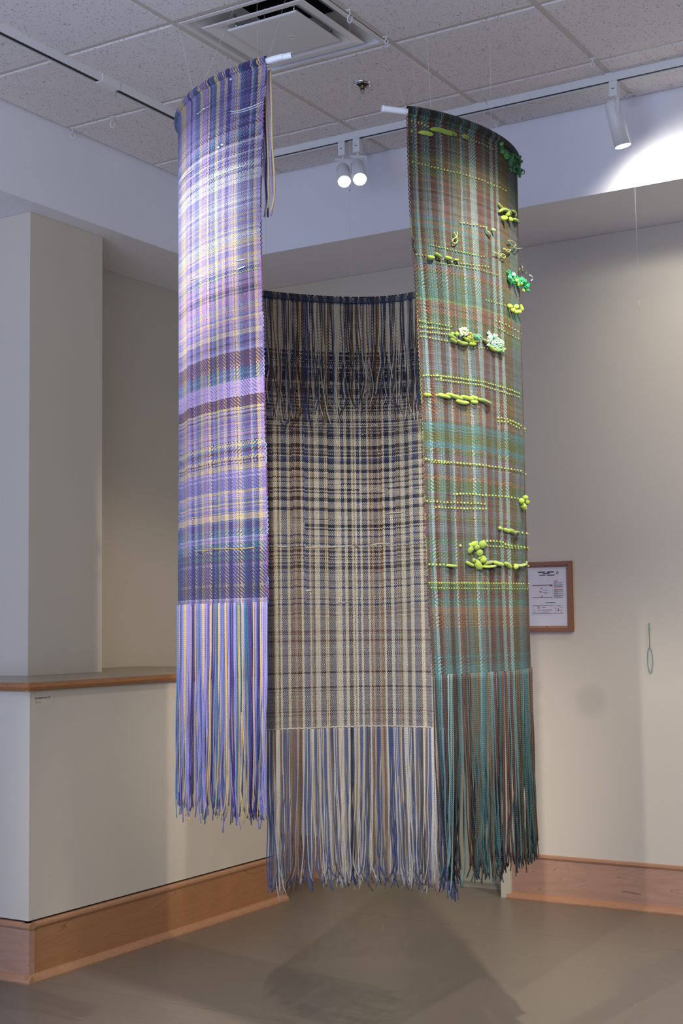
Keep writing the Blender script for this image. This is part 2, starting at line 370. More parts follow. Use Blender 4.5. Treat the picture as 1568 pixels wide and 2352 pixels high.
jy = on_x(247, 183, -3.665).y
MB().box((-3.6785, -4.49, ZC-.034), (-3.6515, 5.26, ZC-.0065)).build('conductor_slot', M['track_slot'], tr2)
MB().box((-3.686, jy-.055, ZC-.0405), (-3.6435, jy+.055, ZC-.004), .002).build('joint_cover', M['white_enamel'], tr2)
# lamp heads
def lamp(px, py, aim, L, R_, label, power, col, deg, grp=None, yo=5.33, blend=.5, ldir=None):
    p = on_y(px, py, yo); x = p.x
    o = empty('track_lamp', (x, yo, ZC-.04), label, 'spotlight', grp)
    MB().box((x-.018, yo-.016, ZC-.105), (x+.018, yo+.016, ZC-.04), .003).build('adapter', M['white_enamel'], o)
    MB().box((x-.006, yo-.0175, ZC-.075), (x+.006, yo-.016, ZC-.072)).build('adapter_mark', M['ink'], o)
    z1 = ZC-.112; d = Vector(aim).normalized(); side = d.cross(Vector((0, 0, 1))).normalized()
    top = Vector((x, yo, z1-.010)); piv = top+Vector((0, 0, -.055))
    y1 = [top, top+side*(R_+.006), top+side*(R_+.006)+Vector((0, 0, -.065))]
    y2 = [top, top-side*(R_+.006), top-side*(R_+.006)+Vector((0, 0, -.065))]
    b_ = MB().tube([(x, yo, ZC-.105), top], .006, 10)
    for yy in (y1, y2):
        n_ = d.cross(side).normalized()*.006
        for a_, c_ in ((yy[0], yy[1]), (yy[1], yy[2])):
            t_ = (c_-a_).normalized().cross(n_).normalized()*.0012
            b_.add([a_+n_+t_, a_-n_+t_, a_-n_-t_, a_+n_-t_, c_+n_+t_, c_-n_+t_, c_-n_-t_, c_+n_-t_],
                   [(0,1,2,3),(7,6,5,4),(0,4,5,1),(1,5,6,2),(2,6,7,3),(3,7,4,0)])
    b_.build('yoke', M['white_enamel'], o)
    back = piv-d*(L*.30); front = back+d*L
    MB().lathe(back, d, [(.001, 0), (R_*.55, .001), (R_*.80, .008), (R_*.96, .022), (R_, .04), (R_, L), (R_*.95, L), (R_*.94, L-.012)], 32).build('housing', M['white_enamel'], o)
    MB().disc(front-d*.009, d, R_*.945, 32).build('lens', M['glow'], o)
    ld = bpy.data.lights.new('lamp_light', 'SPOT'); ld.energy = power; ld.color = col; ld.spot_size = math.radians(deg); ld.spot_blend = blend; ld.shadow_soft_size = R_*.8
    lo = bpy.data.objects.new('lamp_light', ld); COL.objects.link(lo); lo.parent = o; lo.matrix_parent_inverse = Matrix.Translation(-Vector(o.location))
    lo.location = front+d*.012; lo.rotation_euler = (ldir or d).to_track_quat('-Z', 'Y').to_euler()
    return o
toc = Vector((3.15, -4.55, -1.6))
lamp(787, 330, toc+Vector((0, 0, -3.9)), .15, .031, 'white track spotlight, left one of the close pair, shining towards the viewer', 60, WARM, 40)
lamp(821, 322, toc+Vector((.1, 0, -3.7)), .17, .032, 'white track spotlight, right one of the close pair, shining towards the viewer', 60, WARM, 40)
lamp(1410, 200, Vector((.17, .13, -1.0)), .20, .034, 'white cylindrical track spotlight at the far right, aimed down at the bulkhead', 24, (1, .97, .88), 172, blend=1, ldir=Vector((.55, .62, -.75)))
# plastic hooks clipped under the grid
def hook(px, py, label, s=1.0, ang=0.):
    p = on_z(px, py, ZC-.005); x, y = p.x, p.y
    o = empty('ceiling_hook', (x, y, ZC-.004), label, 'hook', 'plastic hooks clipped to the ceiling grid')
    c, n_ = math.cos(ang), math.sin(ang)
    MB().box((x-.014, y-.006, ZC-.008), (x+.014, y+.006, ZC-.0036), .001).build('clip', M['white_enamel'], o)
    pts = []
    for k in range(15):
        a = PI*.5+2*PI*.82*k/14
        pts.append((x+.009*s*math.cos(a)*c, y+.009*s*math.cos(a)*n_, ZC-.036*s+.014*s*math.sin(a)))
    MB().tube([(x, y, ZC-.006), (x, y, ZC-.016*s)]+pts, .0028, 8).build('hook_ring', M['white_enamel'], o)
    return p
hook(803, 22, 'white plastic hook on the diffuser edge holding the plaid weaving line', 1.1)
hook(167, 293, 'white plastic ceiling hook in the angle of ceiling and left bulkhead', 1.1, .9)
hook(258, 268, 'white plastic ceiling hook beside the left light track', 1.1, .9)
hook(1449, 217, 'white plastic ceiling hook behind the far right spotlight', 1.1, .4)
hook(1361, 134, 'clear plastic ceiling hook at the grid crossing before the right track', .8, .4)
hook(887, 84, 'clear plastic hook at the right corner of the air diffuser', .7, .4)

# ------------------------------------------------------------------ fabric panels
def resample(pts, n=600):
    P = np.array(pts, float); d = np.r_[0, np.cumsum(np.linalg.norm(np.diff(P, axis=0), axis=1))]
    # smooth with a cubic fit of each coordinate against arc length
    s = np.linspace(0, d[-1], n); k = min(5, len(P)-1)
    return s, np.c_[np.polyval(np.polyfit(d, P[:, 0], k), s), np.polyval(np.polyfit(d, P[:, 1], k), s)]
class Panel:
    def __init__(s, pts, ztop, zbot, out, wr, nw, nf, left=None, right=None):
        s.S, s.C = resample(pts); s.zt, s.zb, s.out = ztop, zbot, out
        T = np.gradient(s.C, axis=0); T /= np.linalg.norm(T, axis=1, keepdims=True)
        s.N = np.c_[T[:, 1], -T[:, 0]]*out          # out = +1: normal on the right of the direction of travel
        s.len = s.S[-1]; s.wr = wr; s.nw, s.nf = nw, nf
        s.left, s.right = left, right; s.halo = .12
        s.L = lambda z: s._edge(z, s.left, 0.0); s.R = lambda z: s._edge(z, s.right, s.len)
        zz = np.linspace(ztop, zbot-.9, 60); s.zz = zz
        s.Lt = np.array([s._edge(z, left, 0.) for z in zz]); s.Rt = np.array([s._edge(z, right, s.len) for z in zz])
        if left is not None: s.Lt = np.convolve(np.pad(s.Lt, 2, 'edge'), np.ones(5)/5, 'valid')
        if right is not None: s.Rt = np.convolve(np.pad(s.Rt, 2, 'edge'), np.ones(5)/5, 'valid')
    def _edge(s, z, tab, default):
        if tab is None: return default
        P = np.c_[s.C, np.full(len(s.C), z)]; x, y = proj(P)
        want = np.interp(y, [q[1] for q in tab], [q[0] for q in tab])
        return s.S[np.argmin(np.abs(x-want))]
    def plan(s, q):
        q = np.asarray(q, float)
        return np.stack([np.interp(q, s.S, s.C[:, 0]), np.interp(q, s.S, s.C[:, 1])], -1), np.stack([np.interp(q, s.S, s.N[:, 0]), np.interp(q, s.S, s.N[:, 1])], -1)
    def at(s, u, z, off=0.):
        u = np.asarray(u, float); z = np.asarray(z, float)
        l = np.interp(-z, -s.zz, s.Lt); r = np.interp(-z, -s.zz, s.Rt)
        q = l+(r-l)*u; P, N = s.plan(q)
        fade = np.clip((s.zt-z)/.25, 0, 1)
        d = s.wr(q, z)*fade+off+.0105*np.clip(1-(s.zt-z)/.03, 0, 1)
        return np.concatenate([P+N*d[..., None], z[..., None]], -1)
    def grid(s):
        u = np.linspace(0, 1, s.nw+1)[None, :]; v = np.linspace(0, 1, s.nf+1)[:, None]
        z = s.zt+(s.zb-s.zt)*v+0*u; return s.at(u+0*z, z)
    def prep(s):
        s.G = s.grid(); s.px, s.py = proj(s.G)
    def find(s, x, y, off=.0):
        k = np.argmin((s.px-x)**2+(s.py-y)**2); j, i = divmod(k, s.nw+1)
        # refine one linear step using neighbours
        i0, i1 = max(i-1, 0), min(i+1, s.nw); j0, j1 = max(j-1, 0), min(j+1, s.nf)
        dx = (s.px[j, i1]-s.px[j, i0])/(i1-i0); dy = (s.py[j1, i]-s.py[j0, i])/(j1-j0)
        fy = (y-s.py[j, i])/dy; fi = (x-s.px[j, i])/dx if abs(dx) > .5 else 0
        u = min(max((i+max(-1, min(1, fi)))/s.nw, -.01), 1.01); v = (j+max(-1, min(1, fy)))/s.nf
        return Vector(s.at(np.array(u), np.array(s.zt+(s.zb-s.zt)*v), np.array(off)))

def fabric_material(name, transl):
    m = mat(name, '#808080', .92); t = NT(m)
    a = t.n('ShaderNodeVertexColor'); a.layer_name = 'Col'; t.l(a.outputs[0], t.b.inputs['Base Color'])
    t.b.inputs['Specular IOR Level'].default_value = .15
    t.b.inputs['Sheen Weight'].default_value = .15; t.b.inputs['Sheen Roughness'].default_value = .5
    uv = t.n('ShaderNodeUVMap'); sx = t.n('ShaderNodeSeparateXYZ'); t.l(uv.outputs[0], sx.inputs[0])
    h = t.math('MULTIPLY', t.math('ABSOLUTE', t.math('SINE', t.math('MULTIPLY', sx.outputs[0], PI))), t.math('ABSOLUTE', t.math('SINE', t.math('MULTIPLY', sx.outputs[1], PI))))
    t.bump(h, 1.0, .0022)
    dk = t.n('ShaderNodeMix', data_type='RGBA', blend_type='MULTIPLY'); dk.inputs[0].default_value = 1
    t.l(a.outputs[0], dk.inputs[6]); t.l(t.ramp(h, [(.0, .74), (.5, 1.)]), dk.inputs[7]); t.l(dk.outputs[2], t.b.inputs['Base Color'])  # shade between yarns darkened into the colour at cell edges
    tr = t.n('ShaderNodeBsdfTranslucent'); t.l(a.outputs[0], tr.inputs[0])
    mx = t.n('ShaderNodeMixShader'); mx.inputs[0].default_value = transl
    t.l(t.b.outputs[0], mx.inputs[1]); t.l(tr.outputs[0], mx.inputs[2]); t.l(mx.outputs[0], t.t.nodes['Material Output'].inputs[0])
    return m
def cells(name, G, colr, m, parent, keep=None):
    nf, nw = G.shape[0]-1, G.shape[1]-1
    idx = np.arange((nf+1)*(nw+1)).reshape(nf+1, nw+1)
    q = np.stack([idx[:-1, :-1], idx[1:, :-1], idx[1:, 1:], idx[:-1, 1:]], -1).reshape(-1, 4)
    uvb = np.stack(np.meshgrid(np.arange(nw), np.arange(nf)), -1).reshape(-1, 2).astype(float)
    c = colr.reshape(-1, 3)
    if keep is not None:
        kk = keep.reshape(-1); q = q[kk]; uvb = uvb[kk]; c = c[kk]
    me = bpy.data.meshes.new(name); n = len(q)
    me.vertices.add(G.shape[0]*G.shape[1]); me.vertices.foreach_set('co', G.reshape(-1))
    me.loops.add(4*n); me.loops.foreach_set('vertex_index', q.reshape(-1))
    me.polygons.add(n); me.polygons.foreach_set('loop_start', np.arange(0, 4*n, 4)); me.polygons.foreach_set('loop_total', np.full(n, 4))
    me.polygons.foreach_set('use_smooth', np.ones(n, bool))
    uvl = me.uv_layers.new(name='UVMap'); off = np.array([[0, 0], [0, 1], [1, 1], [1, 0]], float)
    uvl.data.foreach_set('uv', (uvb[:, None]+off[None]).reshape(-1))
    ca = me.color_attributes.new('Col', 'FLOAT_COLOR', 'CORNER')
    ca.data.foreach_set('color', np.repeat(np.c_[c, np.ones(n)], 4, axis=0).reshape(-1))
    me.update(calc_edges=True); me.validate()
    return link(name, me, m, parent)

def stripes(spec, x):           # spec: [(x_end, colour or (colour, colour)), ...] -> a colour per sample
    out = np.zeros((len(x), 3)); ends = np.array([e for e, _ in spec])
    for i, xx in enumerate(x):
        k = min(int(np.searchsorted(ends, xx)), len(spec)-1); c = spec[k][1]
        if isinstance(c, tuple): c = c[rng.integers(len(c))]
        out[i] = lin(c)
    return out*(1+rng.normal(0, .10, (len(x), 1)))
def weave(panel, warp, weft_fn, up_fn):
    nf, nw = panel.nf, panel.nw
    J, I = np.meshgrid(np.arange(nf), np.arange(nw), indexing='ij')
    weft = weft_fn(J, I)
    up = up_fn(J, I)
    wp = np.broadcast_to(warp[None], (nf, nw, 3)); mixk = panel.halo if not callable(panel.halo) else panel.halo(J)[..., None]
    c = np.where(up[..., None], wp, weft*(1-mixk)+wp*mixk)
    c = c*(1+rng.normal(0, .09, (nf, nw, 1)))
    return np.clip(c, .002, .95)
def zone_wefts(panel, zones, uref=.5, skew=0.):
    """zones: (photo y where the zone ends at the panel's middle, colours, pattern code)"""
    iu = int(uref*panel.nw); yrow = panel.py[:-1, iu]
    ends = np.array([z[0] for z in zones]); k = np.clip(np.searchsorted(ends, yrow), 0, len(zones)-1)
    row = np.zeros((panel.nf, 3)); pat = np.zeros(panel.nf, int)
    last = None
    for j in range(panel.nf):
        cs = zones[k[j]][1]
        if isinstance(cs, str): cs = (cs,)
        c = cs[rng.integers(len(cs))] if (last is None or rng.random() < .7 or last not in cs) else last
        last = c; row[j] = lin(c); pat[j] = zones[k[j]][2]
    return row*(1+rng.normal(0, .08, (panel.nf, 1))), pat
def up_pattern(J, I, pat):
    p = pat[J]
    plain = (I+J) % 2 == 0
    twr = (I+J) % 4 < 2; twl = (I-J) % 4 < 2
    warpy = (I+J) % 4 < 3; wefty = (I-J) % 4 < 1
    bask = ((I//2)+(J//2)) % 2 == 0
    return np.select([p == 0, p == 1, p == 2, p == 3, p == 4, p == 5], [plain, twr, twl, warpy, wefty, bask], plain)

# yarn material for fringes: twisted ply by fine relief, with groove shade darkened into the colour
def yarn(name, hexc, rough=.75, var=.12):
    m = mat('yarn_'+name, hexc, rough); t = NT(m); t.b.inputs['Sheen Weight'].default_value = .2
    t.b.inputs['Specular IOR Level'].default_value = .25
    uv = t.n('ShaderNodeUVMap'); sx = t.n('ShaderNodeSeparateXYZ'); t.l(uv.outputs[0], sx.inputs[0])
    tw = t.math('ABSOLUTE', t.math('SINE', t.math('MULTIPLY', t.math('ADD', t.math('MULTIPLY', sx.outputs[0], 2.), sx.outputs[1]), PI)))
    t.bump(tw, 1.0, .0012)
    c = lin(hexc); mx = t.n('ShaderNodeMix', data_type='RGBA'); t.l(tw, mx.inputs[0])
    mx.inputs[6].default_value = (*[v*.68 for v in c], 1); mx.inputs[7].default_value = (*[min(v*1.08, 1) for v in c], 1)
    t.l(mx.outputs[2], t.b.inputs['Base Color']); return m
YM = {}
def ym(h):
    if h not in YM: YM[h] = yarn(h.strip('#'), h)
    return YM[h]
def strand(P, r, hexc, parent, name='fringe_strand', n=6):
    V, Fc = tube_arrays(P, np.broadcast_to(np.asarray(r, float), (len(P),)), n, True)
    me = bpy.data.meshes.new(name); me.from_pydata(V.tolist(), [], Fc)
    uvl = me.uv_layers.new(name='UVMap'); L = np.r_[0, np.cumsum(np.linalg.norm(np.diff(P, axis=0), axis=1))]/.0062
    m_ = len(P); a = np.repeat(np.arange(m_-1), n); k = np.tile(np.arange(n), m_-1)
    uv = np.stack([np.c_[k/n, L[a]], np.c_[(k+1)/n, L[a]], np.c_[(k+1)/n, L[a+1]], np.c_[k/n, L[a+1]]], 1).reshape(-1)
    uv = np.r_[uv, np.zeros(2*n*2)]; uvl.data.foreach_set('uv', uv)
    me.polygons.foreach_set('use_smooth', np.ones(len(me.polygons), bool)); me.update()
    return link(name, me, ym(hexc), parent)
def hang(panel, u, z0, z1, off, r, hexc, parent, drift=(0, 0), sway=.006, tip=.010, nseg=30, name='fringe_strand'):
    """a strand hanging from the panel at u between heights z0 and z1"""
    s = np.linspace(0, 1, nseg); z = z0+(z1-z0)*s
    l = np.interp(-z0, -panel.zz, panel.Lt); rr = np.interp(-z0, -panel.zz, panel.Rt)
    q = l+(rr-l)*u; P, N = panel.plan(q); N = N/np.linalg.norm(N); T = np.array([-N[1], N[0]])
    w0 = float(panel.wr(np.array(q), np.array(z0)))
    ph, ph2 = rng.uniform(0, 6.28, 2); f = rng.uniform(1.0, 2.6)
    ease = s**1.4
    lat = drift[0]*ease+sway*np.sin(f*2*PI*s+ph)*s-sway*math.sin(ph)*0
    lat += tip*rng.normal()*np.clip((s-.86)/.14, 0, 1)**2
    nor = drift[1]*ease+sway*.8*np.sin(f*1.3*PI*s+ph2)*s
    XY = P[None]+N[None]*(w0+off+nor[:, None])+T[None]*lat[:, None]
    rad = r*(1-.12*(s > .99)); return strand(np.c_[XY, z], rad, hexc, parent, name)
def rod(panel, ext_pts, z, r, parent, u0=0., u1=1.):
    """plastic pipe following the plan curve and running on through ext_pts; hollow end"""
    a = np.interp(-panel.zt, -panel.zz, panel.Lt); b_ = np.interp(-panel.zt, -panel.zz, panel.Rt)
    q = np.linspace(a+(b_-a)*u0, a+(b_-a)*u1, 50); P, _ = panel.plan(q)
    return [Vector((p[0], p[1], z)) for p in P]
def pipe(pts, r, parent):
    P = np.array([tuple(p) for p in pts]); n = 20
    T = np.gradient(P, axis=0); 
    V, Fc = tube_arrays(P, np.full(len(P), r), n, False); V2, F2 = tube_arrays(P[-6:], np.full(6, r*.8), n, False)
    mb = MB().add(V, Fc, True); k = len(mb.v); mb.add(V2, F2, True); kk = len(mb.v)
    e0 = len(V)-n; i0 = k+len(V2)-n
    mb.f += [(e0+j, e0+(j+1) % n, i0+(j+1) % n, i0+j) for j in range(n)]; mb.sm += [False]*n
    mb.f.append(tuple(range(k, k+n))); mb.sm.append(False)
    me = bpy.data.meshes.new('pipe'); me.from_pydata(mb.v, [], mb.f); me.polygons.foreach_set('use_smooth', mb.sm); me.update()
    return link('pipe', me, M['pipe'], parent)
def hem(panel, warp, m, parent, r=.0128, na=12, a0=-.6, a1=1.5, weft='#303040'):
    """woven sleeve wrapped over the pipe"""
    nw = panel.nw; u = np.linspace(0, 1, nw+1)
    l = panel.Lt[0]; rr = panel.Rt[0]; P, N = panel.plan(l+(rr-l)*u)
    A = np.linspace(a0*PI, a1*PI, na+1)
    G = np.zeros((na+1, nw+1, 3))
    for k, a in enumerate(A):
        G[k, :, :2] = P+N*(math.cos(a)*r); G[k, :, 2] = panel.zt-.010+math.sin(a)*r
    J, I = np.meshgrid(np.arange(na), np.arange(nw), indexing='ij')
    wf = np.broadcast_to(np.array(lin(weft)), (na, nw, 3))
    c = np.where(((I+J) % 3 < 2)[..., None], np.broadcast_to(warp[None], (na, nw, 3)), wf)*(1+rng.normal(0, .1, (na, nw, 1)))
    return cells('rod_sleeve', G, np.clip(c, 0, 1), m, parent)
def line(p0, p1, parent, r=.00045):
    return MB().tube([p0, Vector(p0).lerp(Vector(p1), .5), p1], r, 5).build('nylon_line', M['nylon'], parent)
def bez(pts, n):      # Catmull-Rom through points
    P = np.array([tuple(p) for p in pts], float)
    if len(P) < 3: return np.linspace(P[0], P[-1], n)
    Q = np.vstack([2*P[0]-P[1], P, 2*P[-1]-P[-2]]); out = []
    tt = np.linspace(0, len(P)-1-1e-6, n)
    for t_ in tt:
        i = int(t_); f = t_-i; a, b2, c, d = Q[i], Q[i+1], Q[i+2], Q[i+3]
        out.append(.5*((2*b2)+(c-a)*f+(2*a-5*b2+4*c-d)*f*f+(3*b2-a-3*c+d)*f**3))
    return np.array(out)
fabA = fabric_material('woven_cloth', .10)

# ============ PURPLE WEAVING
LV, LV2, DP, TL, TL2, YE, BU, WH, PK, BL = '#a898ca', '#7a6cae', '#38286e', '#2c6680', '#6482a8', '#e0c68c', '#541c40', '#eceef4', '#c596ba', '#6873ae'
pp = [on_z(x, y, 3.03) for x, y in [(613,129),(581,141),(543,155),(514,167),(487,180),(462,196),(443,213),(426,230),(414,249),(410,265),(409,284)]]
ptsP = [(p.x, p.y) for p in pp][::-1]
ptsP = [(-2.835, 3.70), (-2.815, 3.63)]+ptsP+[(-2.165, 3.278)]
def wrP(q, z):
    a = np.clip((2.9-z)/1.2, .15, 1)
    return a*(.004*np.sin(q*52+.6)+.0025*np.sin(q*95+z*1.1)+.0015*np.sin(q*30-z*2.2))
edgeP = [(613,125),(609,180),(604,250),(600,330),(598,400),(597,470),(599,600),(602,700),(605,850),(609,1000),(612,1120),(614,1250),(615,1420),(617,1600),(622,1850)]
PA = Panel(ptsP, 3.03, 1.406, 1, wrP, 256, 610, right=edgeP); PA.prep()
wsP = [(180,TL2),(200,(TL,LV2)),(215,LV),(235,LV),(265,YE),(300,LV),(318,LV2),(348,DP),(362,LV2),(385,(YE,LV)),(400,LV),(440,(TL,BL)),(470,YE),(510,(LV,PK)),(530,LV2),(555,YE),(590,DP),(612,BL),(640,TL),(665,YE),(690,(LV,BL)),(720,LV2),(745,YE),(760,LV),(812,DP),(860,LV),(882,YE),(900,BL),(955,(YE,LV)),(985,TL),(1040,DP),(1065,(LV,YE)),(1100,(BL,TL)),(1130,DP),(1176,YE),(1230,LV)]
def warp_x(panel, x0, zoom, ywant):
    j = np.argmin(np.abs(panel.py[:, panel.nw//2]-ywant)); j = min(j, panel.nf)
    px = panel.px[j]; return ((px[:-1]+px[1:])/2-x0)*zoom
wx = warp_x(PA, 380, 5.227, 1375)
k0 = np.argmin(wx); wx[:k0] = 180-(wx[:k0]-wx[k0])*0   # the part that turns away behind the silhouette
warpP = stripes(wsP, wx); warpP *= .92
for i in range(0, k0): warpP[i] = lin(random.choice([YE, LV, LV2, TL2, DP, LV]))
# slightly vary the long thin folded part so stripes go on there
zonesP = [(205,(DP,LV2),1),(262,(DP,LV2,LV),3),(330,(LV2,DP,'#6a5cb0'),1),(352,(LV2,LV,DP),2),(378,(TL2,LV,DP,'#7fa0d8'),1),(384,WH,0),(402,(LV,LV2,DP),1),(407,(WH,),0),(425,(DP,LV),1),(430,WH,0),
 (446,(LV2,LV,WH),1),(470,(WH,LV),0),(500,('#c9c4e4',LV,WH),0),(530,(LV,'#d8cfa8',WH,'#c6c2e0'),0),(556,('#d8d4ec',YE,LV),0),(585,(LV,WH,'#e6d9a8'),0),(620,('#e6d8a0',LV,PK,WH),0),(655,('#dccbe0',LV,YE,PK),0),
 (668,(TL,YE,LV2),5),(690,(PK,LV,BU),0),(735,(PK,'#b884b8',BU,LV),0),(765,(PK,LV,YE,LV2),0),(790,(LV2,LV,PK),0),(800,(LV,YE),0),(828,(LV2,DP,BU),0),(836,LV,0),(862,(BU,'#2c1c58',BU),4),(872,(BU,),5),(900,(TL2,TL,BL),1),(935,('#b9a4dc','#b39ada'),4),(957,(BU,'#5e1c46'),4),
 (990,(BU,LV,YE,LV2),0),(1020,(LV,PK,LV2,YE),0),(1032,(BU,LV),0),(1060,(LV2,BU,YE,TL2),1),(1082,(BU,LV2,YE),1),(1100,(YE,LV,LV2),0),(1140,(LV,LV2,BL),4),(1150,(YE,LV),0),(1190,(LV2,LV,YE,BL),0),(1205,(LV,YE),0),
 (1228,(TL,LV2,DP),0),(1240,(DP,TL),1),(1256,(TL,LV2,'#9fb0e0'),0),(1275,('#241860',TL,'#1c1450'),2),(1300,('#241860','#1c1450','#1c4a60'),4),(1306,(YE,DP),0),(1345,('#241860','#2c2070','#1c1450'),4),(1352,'#300c28',0),(1376,('#1c0a38','#26103f','#241860'),4),(1390,(LV,LV2),0)]
weftP, patP = zone_wefts(PA, zonesP, .55)
colP = weave(PA, warpP, lambda J, I: weftP[J], lambda J, I: up_pattern(J, I, patP))
root = empty('purple_weaving', (-2.45, 3.35, 3.03), 'tall purple and lavender handwoven panel with yellow stripes and long fringe', 'weaving')
purple = root
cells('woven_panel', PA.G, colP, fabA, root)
hem(PA, warpP, fabA, root, weft='#241a50')
ext = [on_z(x, y, 3.02) for x, y in [(635,133.9),(652,130.4),(671,126.5)]]
rp = rod(PA, None, 3.02, .01, root); pipe(bez(rp[:-4:7]+ext, 80), .0096, root)
def warp_hex(spec, x, k=None):
    ends = [e for e, _ in spec]; i = min(int(np.searchsorted(ends, x)), len(spec)-1); c = spec[i][1]
    return c[rng.integers(len(c))] if isinstance(c, tuple) else c
nS = 262
for i in range(nS):
    u = (i+.5+rng.uniform(-.3, .3))/nS; k = min(int(u*PA.nw), PA.nw-1)
    hx = warp_hex(wsP, wx[k]) if k >= k0 else random.choice([LV, YE, TL2, LV2, TL])
    if rng.random() < .12: hx = random.choice([LV, BL, YE, TL])
    hx = {LV: '#8f86bf', LV2: '#6a62a8', YE: '#c8ac70', PK: '#9a86b8', LV2: '#6c62aa'}.get(hx, hx)
    zb = .795+rng.normal(0, .014)-(.035 if rng.random() < .12 else 0)
    dr_ = (.010*math.sin(u*23+1)+.006*rng.normal()-.010*(1-u), .004*rng.normal()+.006*math.sin(u*40))
    hang(PA, u, 1.412, zb, rng.uniform(-.003, .003), .00175*rng.uniform(.85, 1.2), hx, root, dr_, .004, .012)
# end of warp tied over the pipe, seen past the right selvedge
for i in range(13):
    u = 1.0-.011*i; hx = [YE, LV, YE, DP, LV, YE, DP, '#2a1c50', YE, LV, '#2a1c50', DP, YE][i]
    hang(PA, min(u, 1), 3.0, 2.57-.03*rng.random()-(.05 if hx == '#2a1c50' else 0), -.022-.004*rng.random(), .0030, hx, root, (.004*rng.normal(), -.012*(i < 6)+.003*rng.normal()), .003, .008, name='top_fringe_strand')
def surf_tube(panel, pxs, r_px, name, hexc, parent, off=.002, n=None, depth=4.2, sides=7, taper=True, m=None):
    pts = [panel.find(x, y, off) for x, y in pxs]; n = n or max(6, 4*len(pts)); P = bez(pts, n)
    r = r_px*depth/F; s = np.linspace(0, 1, len(P))
    rad = r*(np.sqrt(np.clip(1-(2*s-1)**4, .08, 1)) if taper else np.ones_like(s))
    if m is None: return strand(P, rad, hexc, parent, name, sides)
    V, Fc = tube_arrays(P, rad, sides); return MB().add(V, Fc, True).build(name, m, parent)
for pts, r in [([(527,257),(545,255),(562,251),(585,243),(607,233)], 1.3), ([(530,261),(548,259),(565,255),(588,247),(607,239)], 1.1), ([(417,418),(428,403),(448,387)], 1.2), ([(483,413),(505,402),(530,392),(575,376)], 1.2),
               ([(456,262),(468,252),(484,244)], 1.0), ([(423,440),(436,433)], .9), ([(545,620),(565,611)], 1.8), ([(436,644),(475,632)], 1.1), ([(540,600),(570,594)], 1.2)]:
    surf_tube(PA, pts, r*.75, 'white_inlay_thread', '#e6eef4', root, .0022)
for x, y, r in [(532,183,3.2), (470,251,3.0), (457,262,2.4), (503,339,3.4), (512,333,3.2), (423,362,2.8), (425,497,2.6), (413,335,2)]:
    p = PA.find(x, y, .003); bm = bmesh.new(); bmesh.ops.create_icosphere(bm, subdivisions=1, radius=r*4.3/F)
    for q in bm.verts: q.co = Vector((q.co.x*1.3, q.co.y, q.co.z*.8))+p+Vector([random.uniform(-1, 1)*.0006 for _ in range(3)])
    MB().bm(bm, True).build('yarn_knot', ym('#dfe8ee'), root)
surf_tube(PA, [(417,1275),(430,1270),(455,1266),(480,1264)], .9, 'yellow_inlay_thread', '#c9a83a', root, .0022, taper=False)
surf_tube(PA, [(486,1261),(520,1260),(550,1261),(586,1257)], .9, 'yellow_inlay_thread', '#c9a83a', root, .0022, taper=False)
def selvage(panel, u, hexes, parent, pitch=.013, amp=.004, r=.0016, z0=None, z1=None, side=1):
    z0 = z0 or panel.zt-.03; z1 = z1 or panel.zb; n = int((z0-z1)/pitch)
    zs = np.linspace(z0, z1, n*6+1); q = u+side*(amp*np.abs(np.sin(np.arange(len(zs))*PI/6)))/(panel.Rt.mean()-panel.Lt.mean())
    P = panel.at(q, zs, .001*np.sin(np.arange(len(zs))*1.0))
    k = 0; out = []
    while k < len(zs)-1:
        L_ = int(rng.integers(10, 30)); seg = P[k:k+L_+1]
        if len(seg) > 2: strand(seg, r, hexes[rng.integers(len(hexes))], parent, 'selvedge_loops', 5)
        k += L_
selvage(PA, 1.0, [LV, BU, LV2, DP, LV, '#8a3a7a'], root)
tops = [((443,209),(396,3)), ((468,190),(543,5)), ((591,134),(590,0)), ((619,127),(655,0))]
for (bx, by), (tx, ty) in tops:
    bp = on_z(bx, by, 3.04); f = 1.0
    ex, ey = bx+(tx-bx)*1.55, by+(ty-by)*1.55
    tp = on_z(ex, ey, ZC-.012); line(bp, tp, root)

# ============ PLAID WEAVING (seen from its inner side)
CRM, NV, NV2, BR, TN, BK, GB = '#e8dfc9', '#2a3560', '#3f4f80', '#75503c', '#a98a70', '#100e14', '#565050'
tp_ = [on_z(x, y, 2.54) for x, y in [(603,668.5),(650,673.5),(700,678),(750,681),(803,683),(850,683),(900,680),(958,668)]]
ptsT = [(p.x, p.y) for p in tp_]
ptsT = ptsT[:7]+[(-2.285, 4.322), (-2.20, 4.285), (-2.135, 4.225)]
def wrT(q, z):
    a = np.clip((2.5-z)/1.4, .1, 1); return a*(.003*np.sin(q*48)+.002*np.sin(q*80+z))
PT = Panel(ptsT, 2.54, .975, 1, wrT, 206, 540); PT.prep()
wsT = [(135,NV2),(158,BR),(190,CRM),(208,BR),(228,CRM),(272,NV2),(295,CRM),(318,BR),(340,NV2),(360,TN),(388,'#5f3a26'),(413,CRM),(462,NV2),(480,CRM),(492,TN),(497,CRM),(515,NV2),(553,CRM),(595,(NV2,GB)),(606,CRM),(614,TN),(630,CRM),(660,(GB,NV)),(690,NV2),(740,CRM),(770,NV2),(795,CRM),(836,(NV,'#28283c')),(853,CRM),(858,TN),(880,CRM),(905,NV2),(922,CRM),(970,(NV2,GB)),(990,CRM),(1005,BR),(1022,TN),(1060,NV),(1080,TN),(1100,BR),(1122,CRM),(1165,NV),(1190,CRM),(1215,NV2),(1240,(TN,GB)),(1258,GB),(1300,CRM),(1335,(NV,GB)),(1362,CRM),(1400,NV2),(1420,GB),(1450,CRM),(1465,BR),(1500,NV2),(1530,CRM),(1560,TN),(1700,NV)]
